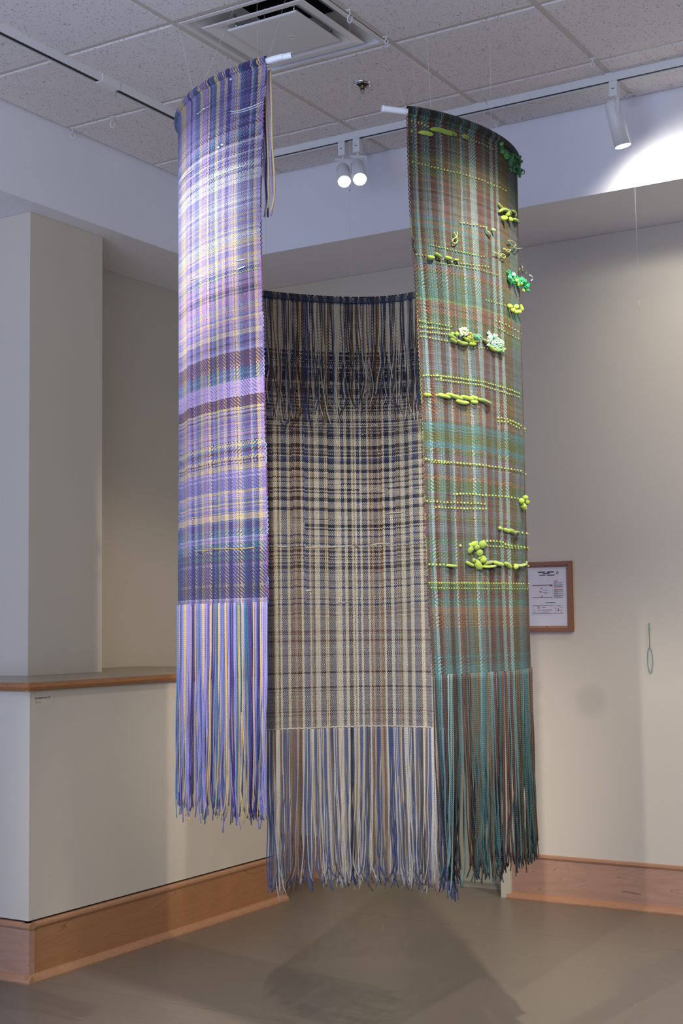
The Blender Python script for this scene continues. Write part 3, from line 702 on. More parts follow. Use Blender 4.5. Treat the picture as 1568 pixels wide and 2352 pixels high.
wxt = warp_x(PT, 590, 3.733, 1636); warpT = stripes(wsT, wxt)
CT, DN = '#bfae8e', '#2a2230'
cream = (CRM, CRM, '#d2c6ac', '#e2d9c6')
zonesT = [(700,(BK,NV,GB),1),(806,cream,4),(820,(BK,DN,CRM),0),(905,(BK,DN,DN,CRM),0),(968,(BK,GB,CRM,CRM),0),(995,(CRM,GB,CRM,NV),0),(999,BK,0),(1022,(NV,CRM,CRM),0),(1027,BK,0),(1041,(CRM,GB),0),(1046,BK,0),(1058,(NV2,CRM),0),(1062,BK,0),(1076,cream,0),(1082,BK,0),(1095,cream+(GB,),0),(1098,BK,0),
 (1106,cream,0),(1109,BK,0),(1120,cream,0),(1124,BK,0),(1128,CRM,0),(1130.5,BK,0),(1142,cream,0),(1149,BK,0),(1166,cream,0),(1170,BK,0),(1190,cream,0),(1192.5,GB,0),(1202,cream,0),(1205,BK,0),(1208,BK,0),(1212,CRM,0),(1215,BK,0),(1227,cream,0),(1231,NV2,0),(1245,cream+(TN,),0),(1249,NV2,0),(1254,'#d9d2bf',4),(1262,cream+('#4a3626',),0),(1267,'#4a3626',0),(1274,CRM,0),(1285,('#4a3626',CRM,'#5b4430'),0),(1298,cream+(GB,NV2),0),(1305,'#4a3626',0),(1311,cream,0),(1314,NV2,0),(1330,cream,0),(1332.5,NV2,0),(1345,cream,0),(1349,NV2,0),(1372,cream,0),(1375,NV2,0),(1383,cream,0),(1387,NV2,0),
 (1410,cream+('#c7b597',TN),0),(1440,cream+(CT,),0),(1445,cream,0),(1447,TN,0),(1467,cream+(TN,),0),(1470,'#9c6c50',0),(1500,cream+('#c9b090',),0),(1502,BR,0),(1540,cream+('#c9b090',),0),(1543,'#5f4434',0),(1556,CRM,0),(1574,cream+('#c9b090',),0),(1577,BR,0),(1600,cream+(TN,),0),(1625,cream+('#c9b090',TN),0),(1645,cream+(TN,TN),0),(1670,cream,0)]
zonesT = [(e+(1.6 if c == BK else 0), c, p_) for e, c, p_ in zonesT]
weftT, patT = zone_wefts(PT, zonesT, .55)
yrowT = PT.py[:-1, int(.5*PT.nw)]
slope = np.where((yrowT > 990) & (yrowT < 1420), 1, 0)
def wfT(J, I):
    sh = np.round((I/PT.nw-.5)*2.2+1.3*np.sin(I*.05)).astype(int); JJ = np.clip(J+sh*slope[J], 0, PT.nf-1); c = weftT[JJ].copy()
    px = PT.px[J, I]; py = PT.py[J, I]
    for (a, b_, y0, y1) in ((600, 698, 1196, 1217), (600, 780, 1106, 1111), (825, 1100, 1121.5, 1131), (600, 692, 1190, 1193.5)):
        k = (px > a) & (px < b_) & (py > y0) & (py < y1); c[k] = np.array(lin(CRM))
    return c
drk = weftT.max(axis=1) < .05; PT.halo = lambda J: np.where(drk[J] | (yrowT[J] < 990), .0, .24)
colT = weave(PT, warpT, wfT, lambda J, I: up_pattern(J, I, patT))
keep = np.ones((PT.nf, PT.nw), bool)
zrow = (yrowT > 730) & (yrowT < 1060)
keep[zrow] = rng.random((zrow.sum(), PT.nw)) > .012      # loosely beaten rows let light through
root = empty('plaid_weaving', (-2.45, 4.2, 2.54), 'cream, navy and brown plaid handwoven panel hanging between the other two', 'weaving')
plaid = root
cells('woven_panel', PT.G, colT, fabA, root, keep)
hem(PT, warpT*.6, fabA, root, r=.0122, weft='#5c6478')
rp = rod(PT, None, 2.53, .01, root, .0, 1.); pipe(rp, .0092, root)
# folded band under the sleeve on the inner side
u = np.linspace(0, 1, PT.nw+1)[None, :]; z = np.linspace(2.528, 2.510, 7)[:, None]
Gb = PT.at(u+0*z, z+0*u, .0125+0*z*u)
J, I = np.meshgrid(np.arange(6), np.arange(PT.nw), indexing='ij')
cb = np.where(((I+J) % 2 == 0)[..., None], np.broadcast_to((warpT*.55)[None], (6, PT.nw, 3)), np.array(lin('#5c6a86')))
cb[4:] = np.array(lin('#2c3a60')); cells('folded_hem', Gb, cb*(1+rng.normal(0, .1, (6, PT.nw, 1))), fabA, root)
nS = 292
for i in range(nS):
    u = (i+.5+rng.uniform(-.3, .3))/nS; k = min(int(u*PT.nw), PT.nw-1); hx = warp_hex(wsT, wxt[k])
    if rng.random() < .3: hx = random.choice(['#c9c3bb', '#bdb7b2', NV2, '#8a7464', TN])
    hx = {CRM: '#cbc4ba', NV: '#46507c', NV2: '#5a658e', BR: '#7c6456', '#5f3a26': '#6c5346', TN: '#a8927f'}.get(hx, hx)
    hang(PT, u, .978, .428+rng.normal(0, .014), rng.uniform(-.003, .003), .0020*rng.uniform(.85, 1.2), hx, root,
         (.012*math.sin(u*19+2)+.006*rng.normal()+.01*(u-.4), .005*rng.normal()), .004, .014)
nS = 165
for i in range(nS):
    u = (i+.5+rng.uniform(-.3, .3))/nS; k = min(int(u*PT.nw), PT.nw-1); hx = warp_hex(wsT, wxt[k])
    if rng.random() < .34: hx = random.choice(['#c9c3bb', '#a89c8c', CRM, NV, '#6a5040', '#5a4436'])
    Lf = rng.uniform(.36, .44)+.03*math.sin(u*9)
    hang(PT, u, 2.512, 2.512-Lf, .014+rng.uniform(0, .005), .0018*rng.uniform(.8, 1.2), hx, root, (.012*rng.normal()+.004*math.sin(u*30), .006*abs(rng.normal())), .006, .012, name='top_fringe_strand')
# knotted edge where cloth and fringe meet
z = .978; uu = np.linspace(0, 1, 150); P = PT.at(uu, np.full(150, z)+.0012*np.sin(np.arange(150)*1.6), .0025*np.ones(150)); strand(P, .0024, '#cfc3b0', root, 'edge_cord', 6)
for pts, r, hx in [([(700,1258),(730,1257),(770,1256),(812,1252)], 1.5, '#d9d0b8'), ([(846,1253),(870,1249),(905,1248)], 1.6, '#d2c8b0'), ([(700,1357),(716,1356)], 2.0, '#d9d4c8'), ([(770,1387),(800,1383)], 1.6, '#a8a098'), ([(636,1255),(660,1256)], 1.5, '#d9d0b8'), ([(880,1180),(930,1176)], 1.2, '#d9d0b8')]:
    surf_tube(PT, pts, r, 'slub_thread', hx, root, .0025, depth=5)
bm = bmesh.new(); bmesh.ops.create_icosphere(bm, subdivisions=1, radius=.007); p = PT.find(818, 1254, .003)
for q in bm.verts: q.co += p
MB().bm(bm, True).build('yarn_knot', ym('#b9a070'), root)
bp = on_z(803, 681, 2.545); hk = on_z(803, 26, ZC-.045); line(bp, hk, root, .0006)
c0 = bp.lerp(hk, .372); MB().tube([c0, bp.lerp(hk, .395)], .0022, 6).build('crimp', M['crimp'], root)
for bx, by in ((612, 669), (960, 668)):
    bp = on_z(bx, by, 2.545); line(bp, Vector((bp.x, bp.y, ZC-.01)), root, .0004)

# ============ GREEN WEAVING
OL, GR, TE, LT, RB, BN, OR, MV, LM, DG = '#5c6228', '#4e6830', '#50797a', '#8fb0ae', '#68483a', '#4a3426', '#94663e', '#75646c', '#8c9c3a', '#232012'
gp = [on_z(x, y, 2.91) for x, y in [(935,246.7),(976,250),(1017.5,262),(1054,273),(1083,284),(1110,295),(1134,307),(1158,323),(1175,341),(1185,358),(1187,375)]]
ptsG = [(-1.955, 3.535)]+[(p.x, p.y) for p in gp]+[(-1.885, 4.305)]
def wrG(q, z):
    a = np.clip((2.85-z)/.9, .12, 1)
    return a*(.006*np.sin(q*40+1.1)+.0035*np.sin(q*74+z*1.5)+.003*np.sin(q*25-z*1.3+2))
edgeG = [(935,240),(938,350),(941,450),(948,560),(955,640),(960,700),(964,800),(970,900),(975,1000),(977,1100),(980,1200),(984,1300),(988,1400),(992,1480),(996,1550),(1001,1700),(1012,2000)]
PG = Panel(ptsG, 2.91, 1.19, 1, wrG, 250, 640, left=edgeG); PG.prep()
wsG = [(150,BN),(175,TE),(205,LT),(232,'#3a2018'),(250,RB),(300,(TE,'#6a8a88')),(335,'#33201a'),(365,TE),(385,LT),(405,RB),(430,BN),(455,(TE,BN)),(470,'#5a4a34'),(500,TE),(540,('#5a4630',OL)),(566,LT),(600,TE),(625,'#5a4c36'),(642,LT),(690,('#5a2e30',RB)),(715,TE),(755,('#54402a','#5a2e34')),(786,LT),(810,RB),(842,LT),(890,('#5c4a38',OL)),(950,TE),(985,('#54402c',BN)),(1010,TE)]
wxg = warp_x(PG, 960, 3.794, 1540); kb = np.argmax(wxg); warpG = stripes(wsG, wxg)
for i in range(kb, len(warpG)): warpG[i] = lin(random.choice([TE, RB, LT, BN]))
warpG *= .96
zonesG = [(300,(DG,'#1f2416',OL,BN),1),(318,(OL,DG),1),(385,(RB,'#4a2018',OR,BN),1),(400,(OL,LM,OR),2),(440,(OR,OL,'#7a6a2c'),2),(480,(OR,RB,BN,MV),0),(530,(OR,MV,RB),0),(556,(OL,OR,TE),0),(590,(RB,'#6a2a2a',OR,OL),0),(640,(OL,MV,OR,TE),0),(690,(GR,TE,OR,OL),1),(715,(GR,TE,'#7c9a3c'),0),(735,(OR,OR,RB),2),(762,(OL,OR,'#6a7a34'),2),(780,(GR,OR),0),(870,(MV,RB,'#6a4a44',MV),0),(880,(OL,MV),0),(905,(MV,RB),0),(965,(OR,OR,RB,OL),2),(985,(RB,MV,OR),0),(1040,(GR,OL,TE,OL),4),(1052,(OR,OL),1),(1068,(MV,'#6a4a4a'),0),(1100,(MV,RB,TN),0),(1112,(OR,RB,OR),1),(1140,(OL,GR,OL),2),(1150,(RB,MV),0),(1166,(OR,OL,RB),0),(1190,(MV,RB,OR),0),(1200,(OR,OL),1),(1242,(MV,'#5c4442',RB),0),(1290,(OL,GR,MV,OL),1),(1312,(RB,OL,BN),0),(1340,(RB,OR,BN),0),(1352,(LM,OL),0),(1362,(OL,RB),0),(1375,(RB,OR,BN),1),(1392,(OL,GR,TE),2),(1410,(RB,MV,OR),0),(1440,(OR,'#7a4a2c',BN),1),(1500,('#5a4a48',RB,'#4a5a5a'),0),(1526,('#4a5c5c',RB,TE),1),(1560,(TE,'#3a6a6c'),1)]
weftG, patG = zone_wefts(PG, zonesG, .4); weftG = weftG*.95
colG = weave(PG, warpG, lambda J, I: weftG[J], lambda J, I: up_pattern(J, I, patG))
root = empty('green_weaving', (-1.85, 3.85, 2.91), 'tall green, teal and brown handwoven panel with lime wool tufts', 'weaving')
green = root
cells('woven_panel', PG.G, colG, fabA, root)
hem(PG, warpG*.45, fabA, root, weft='#1c1a10')
ext = [on_z(x, y, 2.90) for x, y in [(915,254),(896,251.5),(877,249)]]
rp = rod(PG, None, 2.90, .01, root)[::-1]; pipe(bez(rp[:-4:7]+ext, 80), .0096, root)
nS = 240
for i in range(nS):
    u = (i+.5+rng.uniform(-.3, .3))/nS; k = min(int(u*PG.nw), PG.nw-1)
    hx = warp_hex(wsG, wxg[k]) if k < kb else random.choice([TE, RB, BN])
    if rng.random() < .12: hx = random.choice([TE, '#5a4c3a', '#3a2420'])
    hx = {TE: '#2f5558', LT: '#4c7478', OL: '#3c3824', BN: '#2c1f18', RB: '#452e26'}.get(hx, hx)
    clump = .020*math.sin(u*38+.5)+.010*math.sin(u*71)
    hang(PG, u, 1.193, .585+rng.normal(0, .017)+.012*u, rng.uniform(-.004, .004), .0021*rng.uniform(.85, 1.2), hx, root,
         (clump+.006*rng.normal()-.004+.012*u, .006*rng.normal()), .005, .014)
selvage(PG, 0.0, [RB, OR, OL, BN, '#6a7a2a', BN, '#2a1a18'], root, side=-1)
WOOL = {}
def wool(h):
    if h not in WOOL:
        m = mat('wool_'+h.strip('#'), h, .85); t = NT(m); t.b.inputs['Sheen Weight'].default_value = .3
        nz = t.n('ShaderNodeTexNoise'); nz.inputs['Scale'].default_value = 320; g = t.n('ShaderNodeNewGeometry'); t.l(g.outputs['Position'], nz.inputs['Vector'])
        c = lin(h); mx = t.n('ShaderNodeMix', data_type='RGBA'); t.l(nz.outputs[0], mx.inputs[0])
        mx.inputs[6].default_value = (*[v*.7 for v in c], 1); mx.inputs[7].default_value = (*[min(1, v*1.2) for v in c], 1)
        t.l(mx.outputs[2], t.b.inputs['Base Color']); t.bump(nz.outputs[0], .5, .001); WOOL[h] = m
    return WOOL[h]
LM1, LM2, LM3, EM, MN = '#7f961f', '#91a831', '#6c8020', '#1f9a52', '#bfe6c8'
def roving(pts, r, c=LM1, off=.006): surf_tube(PG, pts, r, 'wool_roving', None, green, off, n=max(8, 5*len(pts)), m=wool(c), sides=9)
for pts, r in [([(962,305),(977,307),(992,311)], 5), ([(985,298),(1003,299),(1020,304),(1036,311)], 5.5), ([(1022,302),(1036,306),(1046,313)], 4), ([(1058,313),(1066,315),(1073,319)], 5),
  ([(997,582),(1003,587),(1011,592)], 4.5), ([(980,591),(988,593),(995,592)], 5), ([(1020,592),(1027,594),(1034,596)], 4.5), ([(1040,597),(1050,599)], 3),
  ([(1028,769),(1036,775),(1044,781)], 5), ([(1031,778),(1038,783),(1045,788)], 4.5), ([(1046,782),(1056,789),(1071,790)], 5), ([(1060,775),(1078,784),(1096,784)], 4), ([(1073,790),(1082,791),(1090,790)], 4.5),
  ([(1106,780),(1113,786),(1120,792)], 4.5), ([(1118,792),(1127,802),(1136,805)], 4.5), ([(1136,803),(1146,804),(1153,800)], 4.5),
  ([(1003,907),(1018,910),(1031,914)], 4.5), ([(1022,905),(1040,911),(1060,917)], 5), ([(1044,920),(1058,925),(1073,926)], 4.8), ([(1054,911),(1070,915),(1084,918)], 5), ([(1078,911),(1086,914),(1094,917)], 4.5), ([(1077,921),(1086,924),(1094,924)], 4.5), ([(1093,917),(1108,921),(1124,928)], 4.5), ([(972,905),(980,908),(988,908)], 4),
  ([(1141,488),(1152,482),(1163,485),(1170,492)], 4.5), ([(1170,484),(1178,489),(1180,500)], 4), ([(1174,504),(1181,506),(1188,512)], 4), ([(1140,466),(1145,474),(1152,480)], 2.5),
  ([(1143,1215),(1150,1216)], 3.4), ([(1153,1215),(1160,1219),(1167,1221)], 5), ([(1166,1216),(1174,1222),(1180,1227)], 5), ([(1180,1222),(1188,1223)], 3.5),
  ([(1067,1290),(1075,1296),(1085,1300)], 4), ([(1101,1301),(1118,1302),(1136,1300)], 3.5), ([(1108,1297),(1118,1293),(1128,1290)], 4.2), ([(1128,1291),(1140,1295),(1152,1298)], 5.2), ([(1154,1293),(1163,1298),(1170,1305)], 5.5), ([(1176,1297),(1190,1300),(1207,1295)], 4), ([(1021,1299),(1034,1300),(1047,1301)], 3.2), ([(1095,1284),(1103,1280),(1110,1285),(1106,1294)], 4.5), ([(1076,1254),(1086,1247),(1094,1250)], 4)]:
    roving(pts, r, random.choice([LM1, LM1, LM2, LM3]))
def bobble(x, y, rx, ry, c, off=.008):
    p = PG.find(x, y, off); bm = bmesh.new(); bmesh.ops.create_icosphere(bm, subdivisions=2, radius=1)
    a = random.uniform(-.6, .6); k = 4.4/F
    for q in bm.verts:
        n_ = 1+.06*math.sin(q.co.x*5+x)+.05*math.sin(q.co.z*6+y); u_, w_ = q.co.x*rx*k*n_, q.co.z*ry*k*n_
        q.co = p+CR*(u_*math.cos(a)-w_*math.sin(a))+Vector((0, 0, u_*math.sin(a)+w_*math.cos(a)))-_fw*(q.co.y*min(rx, ry)*k*.8)
    MB().bm(bm, True).build('wool_bobble', wool(c), green)
for b_ in [(1152,502,9,7,LM2),(1166,505,7,6,LM2),(1160,494,7,6,LM1),(1128,529,5,4,'#86c060'),(1165,704,7,6,'#a5bb38'),(1173,713,6,6,'#a5bb38'),(1180,705,7,6,'#b0c448'),(1179,717,7,5,'#a5bb38'),(1190,704,6,6,'#a5bb38'),(1187,716,6,5,'#b0c448'),(1193,710,5,6,LM2),
  (1192,1151,7,7,LM2),(1201,1143,7,6,LM2),(1196,1162,8,7,LM2),(1205,1154,6,7,LM1),(1199,1168,6,5,LM2),(1089,1257,8,7,LM3),(1103,1251,9,9,LM3),(1076,1263,6,9,LM3),(1096,1270,8,9,LM3),(1083,1251,5,5,LM1),(1094,1298,8,13,'#75851f'),(1105,1287,8,7,'#75851f'),(1084,1287,4,5,LM3),(1179,1302,6,6,LM2),(1045,768,5,5,'#7cb62e'),(1035,767,4,4,'#7cb62e'),(1152,803,5,4,LM1),(1140,806,5,4,LM1),(1161,488,5,4,LM1),(1143,1213,4,4,LM2),(1208,375,4,5,EM)][:-1]:
    bobble(*b_)
def curls(name, cx, cy, w_, h_, n, cs, thick=1.2, out=.010, tilt=0.):
    """a lock of small corkscrew curls; each curl a part"""
    for i in range(n):
        a = rng.uniform(-1, 1); b2 = rng.uniform(-1, 1); x = cx+a*w_; y = cy+b2*h_+a*w_*tilt
        p = PG.find(min(x, 1184+.02*(y-375)), y, 0.); k = 4.5/F; over = max(0, x-(1184+.02*(y-375)))*k
        o_ = p-_fw*(out*rng.uniform(.3, 1.1))+CR*over
        ax = (CR*rng.uniform(-1, 1)+Vector((0, 0, rng.uniform(-1, .3)))-_fw*.4).normalized(); e1 = ax.orthogonal().normalized(); e2 = ax.cross(e1)
        R_ = rng.uniform(2.0, 3.4)*k; t_ = np.linspace(0, rng.uniform(1.3, 2.4)*2*PI, 22)
        P = np.array([tuple(o_+ax*(q/6.28*R_*1.3)+e1*(R_*math.cos(q))+e2*(R_*math.sin(q))) for q in t_])
        V, Fc = tube_arrays(P, np.full(len(P), thick*k), 6); MB().add(V, Fc, True).build(name, wool(cs[rng.integers(len(cs))]), green)
curls('wool_curl', 1158, 350, 12, 10, 16, ['#3f8f3a', '#2e7a3a', '#4f9a48'], 1.6, .010, 1.1)
curls('wool_curl', 1181, 378, 14, 20, 46, ['#2f8a52', '#1f6f48', '#2f7a3a', '#4f8a40'], 1.6, .014, .6)
for b_ in [(1184,368,5,6,'#3f7a2e'),(1188,392,5,5,'#4f6a1e'),(1180,382,5,5,'#2f7a44')]: bobble(*b_)
curls('wool_curl', 1188, 647, 24, 11, 60, [EM, '#12b060', '#2fc070', '#0f8a50', '#5fd08a'], 1.5, .016, .55)
for b_ in [(1177,645,5,5,'#8fd040'),(1186,652,5,5,'#8fd040'),(1190,641,5,5,'#6fc040'),(1180,655,4,4,LM2),(1192,668,4,5,LM1),(1170,632,5,5,'#8fe0c0')]: bobble(*b_, .014)
curls('wool_curl', 1062, 762, 8, 7, 16, ['#e3e6b8', '#dfe8c0', '#c9d890'], 1.1, .012)
curls('wool_curl', 1080, 772, 6, 5, 8, ['#a8a030', '#b8a83c'], 1.2, .010); curls('wool_curl', 1092, 774, 7, 5, 12, ['#5fb078', '#4f9a68'], 1.2, .010)
curls('wool_curl', 1137, 788, 17, 12, 64, [MN, '#d8f2e0', '#9fe0b8', '#c8f0dc', '#8fd070'], 1.3, .014, .6)
def loop(pts, c='#a8b040', r=1.1, off=.008):
    P = bez([PG.find(min(x, 1186+.022*(y-375)), y, off)+CR*(max(0, x-(1186+.022*(y-375)))*4.5/F) for x, y in pts], 30)
    V, Fc = tube_arrays(P, np.full(len(P), r*4.4/F), 6); MB().add(V, Fc, True).build('yarn_loop', wool(c), green)
loop([(1046,534),(1044,545),(1037,550),(1035,557),(1042,560),(1047,552),(1041,541),(1038,534)]); loop([(1110,521),(1113,530),(1120,536),(1123,541),(1119,538),(1112,530)], '#8a9a50')
loop([(1160,553),(1168,554),(1178,560),(1175,567),(1168,563),(1163,556)], '#8a8440'); loop([(1150,573),(1160,574),(1167,574),(1164,578),(1157,577),(1152,571)])
loop([(1128,580),(1138,584),(1144,590),(1152,594),(1155,588),(1148,584),(1144,590)], '#9ab040'); loop([(1168,569),(1182,571),(1194,570)], '#7a7a30')
loop([(1192,388),(1196,391),(1199,394),(1197,400),(1192,399),(1190,394)], '#6a5a28'); loop([(1190,620),(1198,620),(1204,624),(1201,629),(1195,627),(1193,622)], '#5a5a20')
loop([(1187,621),(1188,614),(1192,610),(1194,615),(1190,619)], '#7a7430')
loop([(1205,632),(1211,635),(1213,641),(1210,645)], '#b8c8b8', 1.6, .015)
loop([(948,543),(946,552),(947,562),(950,572),(955,580)], '#2a1c1c', 1.3, .004); loop([(951,548),(950,560),(949,570)], '#2a1c1c', 1.2, .004)
def bead_row(pts, r=2.3, gap=6.2, c='#83963a'):
    P = np.array(pts, float); d = np.r_[0, np.cumsum(np.hypot(*np.diff(P, axis=0).T))]; n = max(2, int(d[-1]/gap)); mb = MB()
    for q in np.linspace(0, d[-1], n):
        x, y = np.interp(q, d, P[:, 0]), np.interp(q, d, P[:, 1])+random.uniform(-.6, .6)
        p = PG.find(x, y, .0018); bm = bmesh.new(); bmesh.ops.create_icosphere(bm, subdivisions=1, radius=r*4.35/F*random.uniform(.85, 1.15))
        for v_ in bm.verts: v_.co = Vector((v_.co.x, v_.co.y, v_.co.z*1.15))+p
        mb.bm(bm, True)
    mb.build('lime_weft_row', wool(c), green)['kind'] = 'stuff'
for a in [([(947,372),(990,383),(1010,389),(1050,397),(1100,412),(1160,438)], 2.3, 7), ([(1057,512),(1100,519),(1116,524)], 2.2, 6.5), ([(988,563),(1050,578),(1110,590)], 1.9, 6), ([(955,585),(975,587),(1040,603),(1120,614)], 2.0, 6.5), ([(1005,604),(1100,620),(1140,632)], 1.7, 6),
   ([(945,278),(968,284),(982,291)], 2.4, 6), ([(945,302),(962,305)], 3, 6), ([(1073,320),(1095,326),(1130,342)], 2, 6),
   ([(1115,690),(1140,697),(1158,702)], 1.8, 5.5), ([(963,738),(1035,750)], 2.1, 6), ([(964,751),(1030,758)], 2.1, 5), ([(965,762),(1030,768)], 2.1, 5), ([(966,773),(1040,786)], 2, 6), ([(1138,738),(1160,746),(1195,766)], 2.4, 7), ([(1145,755),(1195,782)], 2, 6), ([(1075,797),(1118,800)], 1.9, 6),
   ([(972,863),(1005,863),(1050,869),(1110,878),(1165,894),(1196,906)], 2.4, 5.5), ([(1000,872),(1040,877),(1100,884),(1190,912)], 2.2, 5.5), ([(1003,863),(1012,870)], 3, 5), ([(988,909),(1002,908)], 3, 6),
   ([(1143,960),(1160,962),(1190,975),(1206,986)], 2.8, 6), ([(1143,968),(1165,970),(1203,992)], 2.6, 6), ([(977,1055),(1030,1062),(1100,1068),(1160,1076),(1196,1082),(1206,1090)], 2.6, 7), ([(990,1062),(1030,1064)], 2, 5),
   ([(1041,1135),(1080,1135),(1110,1138),(1163,1141),(1188,1146)], 2.6, 7), ([(980,1152),(1050,1155),(1112,1158)], 2.3, 7), ([(1000,1165),(1050,1168),(1115,1169)], 2.4, 6.5), ([(1188,1222),(1217,1227)], 3, 6), ([(1056,1254),(1078,1251)], 3.2, 8),
   ([(1110,1243),(1150,1244),(1160,1252),(1217,1260)], 2.9, 6.5), ([(1110,1253),(1160,1257),(1217,1262)], 2.5, 6.5), ([(985,1297),(1018,1298)], 2.6, 6.5), ([(1208,1292),(1221,1300)], 3, 6), ([(985,1339),(1100,1340),(1218,1341)], 1.9, 5.5), ([(990,1351),(1100,1352),(1215,1353)], 1.7, 5.5)]:
    bead_row(*a)
# nylon lines of the green weaving
for (bx, by), (tx, ty), ext_ in [((931,245),(880,97),1.0), ((990,252),(973.6,12),1.25), ((1129,298),(1123,38),1.35), ((1134,306),(1186,164),1.5), ((1150,318),(1103,202),1.35)]:
    bp = on_z(bx, by, 2.915); tp = on_z(bx+(tx-bx)*ext_, by+(ty-by)*ext_, ZC-.012); line(bp, tp, green, .0005)
    if bx == 1150:
        for f0, f1 in ((.20, .40), (.57, .72)):
            q0 = on_z(1150, 318, 2.915); L_ = 1.0
            A = bp.lerp(tp, f0/1.35*1.0); B = bp.lerp(tp, f1/1.35*1.0); MB().tube([A, B], .0020, 6).build('crimp', M['crimp'], green)

# ------------------------------------------------------------------ wall things
yw = 6.25
fr = empty('evacuation_plan', on_y(1235, 1370, yw-.005), 'oak framed evacuation plan sheet on the wall behind the green weaving', 'framed plan')
TL_ = on_y(1131, 1294, yw); TR = on_y(1314.7, 1288, yw); BRr = on_y(1318.5, 1450, yw)
x0, x1, z0, z1 = TL_.x, (TR.x+BRr.x)/2, BRr.z, TR.z
y0 = yw-.001
fw_ = .018
def frame_side(pts):   # mitred moulding quads with rounded face
    return MB().add(pts, [(0,1,2,3),(4,5,6,7),(0,1,5,4),(1,2,6,5),(2,3,7,6),(3,0,4,7)])
def mitre(a, b_, c, d): # outer a,b inner c,d in (x,z)
    o = [(p[0], y0, p[1]) for p in (a, b_, c, d)]; f = [(p[0], y0-.018, p[1]) for p in (a, b_, c, d)]
    cx = (x0+x1)/2; cz = (z0+z1)/2; sh = .002
    f = [(p[0]+(cx-p[0])*sh, p[1], p[2]+(cz-p[2])*sh) for p in f]; return frame_side(o+f)
O = [(x0, z0), (x1, z0), (x1, z1), (x0, z1)]; I_ = [(x0+fw_, z0+fw_), (x1-fw_, z0+fw_), (x1-fw_, z1-fw_), (x0+fw_, z1-fw_)]
for k in range(4):
    mitre(O[k], O[(k+1) % 4], I_[(k+1) % 4], I_[k]).build('frame_rail', M['oak'], fr)
MB().box((x0+.015, y0-.006, z0+.015), (x1-.015, y0-.001, z1-.015)).build('backing_board', M['oak_inner'], fr)
gx = lambda f: x0+(x1-x0)*f
P0 = on_y(1301, 1302, yw); P1 = on_y(1304, 1437, yw); px1 = (P0.x+P1.x)/2; pz1, pz0 = P0.z, P1.z; px0 = x0+fw_+.010
pap = MB().box((px0, y0-.0075, pz0), (px1, y0-.0062, pz1)).build('paper_sheet', M['paper'], fr)
yp = y0-.0080
def pr(name, rects, m):   # flat print on the sheet; rects in photo pixels
    mb = MB()
    for (a, b_, c, d) in rects:
        A = on_y(a, b_, yw-.008); B = on_y(c, d, yw-.008)
        mb.add([(A.x, yp, A.z), (B.x, yp, A.z), (B.x, yp, B.z), (A.x, yp, B.z)], [(0, 1, 2, 3)])
    mb.build(name, m, pap)
pr('printed_heading', [(1235,1313.4,1251.5,1315.2),(1255.5,1312.8,1272,1314.8),(1246,1316.6,1262,1318.2),(1238,1320.6,1252.5,1322),(1256,1320,1273.5,1321.8)], M['black_ink'])
lg_ = [(1222,1344.0,1268,1344.6),(1222,1372.2,1268.5,1372.8),(1238.8,1344,1239.3,1372),(1246,1345,1246.4,1356),(1253.2,1345,1253.7,1356),(1246,1356,1258,1356.5),(1246,1361,1258,1361.5),(1246,1361,1246.4,1372),(1253,1361,1253.4,1372),(1258,1361,1258.4,1372),(1268.5,1344,1269,1372),(1264,1354,1264.4,1372),
       (1222,1391,1269,1391.4),(1222,1409.4,1269,1409.8),(1269,1391,1269.5,1409.6),(1271,1389.8,1294,1390.2),(1271,1408.6,1294.5,1409),(1271,1390,1271.4,1409),(1294,1390,1294.4,1409)]
for i in range(16):
    yy = 1336.2+i*2.35
    if i in (6,): continue
    lg_.append((1271.5+.1*i*.3, yy, 1271.5+[9,20,5,22,19,21,18,0,8,22,10,22,9,24,17,22][i], yy+.8))
for (a, b_, L_) in [(1244,1395,10),(1244,1400.6,24),(1244,1405.4,17),(1224,1401.5,5),(1222,1406,9),(1234,1405.8,3),(1240,1405.6,3),(1273,1396.4,6),(1286,1395,5),(1273,1401.8,6),(1286,1401,5),(1286,1406.5,6),(1273,1407,4),(1280,1391.6,6)]:
    lg_.append((a, b_, a+L_, b_+.9))
pr('printed_plan', lg_, M['plan_grey'])
for q_ in [(1262.5,1343.6,1268.8,1346.4),(1271,1332.6,1280,1333.6),(1272,1353.4,1292,1354.4),(1242.6,1350,1245,1353.6),(1243,1368.4,1246,1371),(1233.6,1392.4,1239.2,1393),(1233.6,1397.4,1239.2,1398),(1233.6,1392.4,1234.2,1398),(1238.6,1392.4,1239.2,1398),(1235.4,1394,1237.6,1396.4),(1233.5,1400.8,1242,1401.8),(1280.6,1398,1283.8,1404)]: pr('printed_red_mark', [q_], M['plan_red'])
pr('printed_green_marks', [(1238,1358,1243.5,1359.2),(1241,1360,1243,1361.6),(1251.4,1361.8,1253.6,1364),(1240.6,1372,1243.6,1373.2),(1252,1383.6,1275,1384.8)], M['plan_green'])
q = on_y(1279.6, 1315.4, yw-.008); MB().tube([(q.x+.0052*math.cos(a), yp, q.z+.006*math.sin(a)) for a in np.linspace(0, 2*PI, 20)], .0011, 5).build('printed_emblem', M['black_ink'], pap)
for x, y in ((1252,1300.5),(1300,1298.8),(1255.5,1438.6),(1305.8,1437.4)):
    q = on_y(x, y, yw-.01); MB().lathe((q.x, y0-.0062, q.z), (0, -1, 0), [(.0028, 0), (.0028, .002), (.0005, .0028)], 12).build('push_pin', M['ink'], fr)
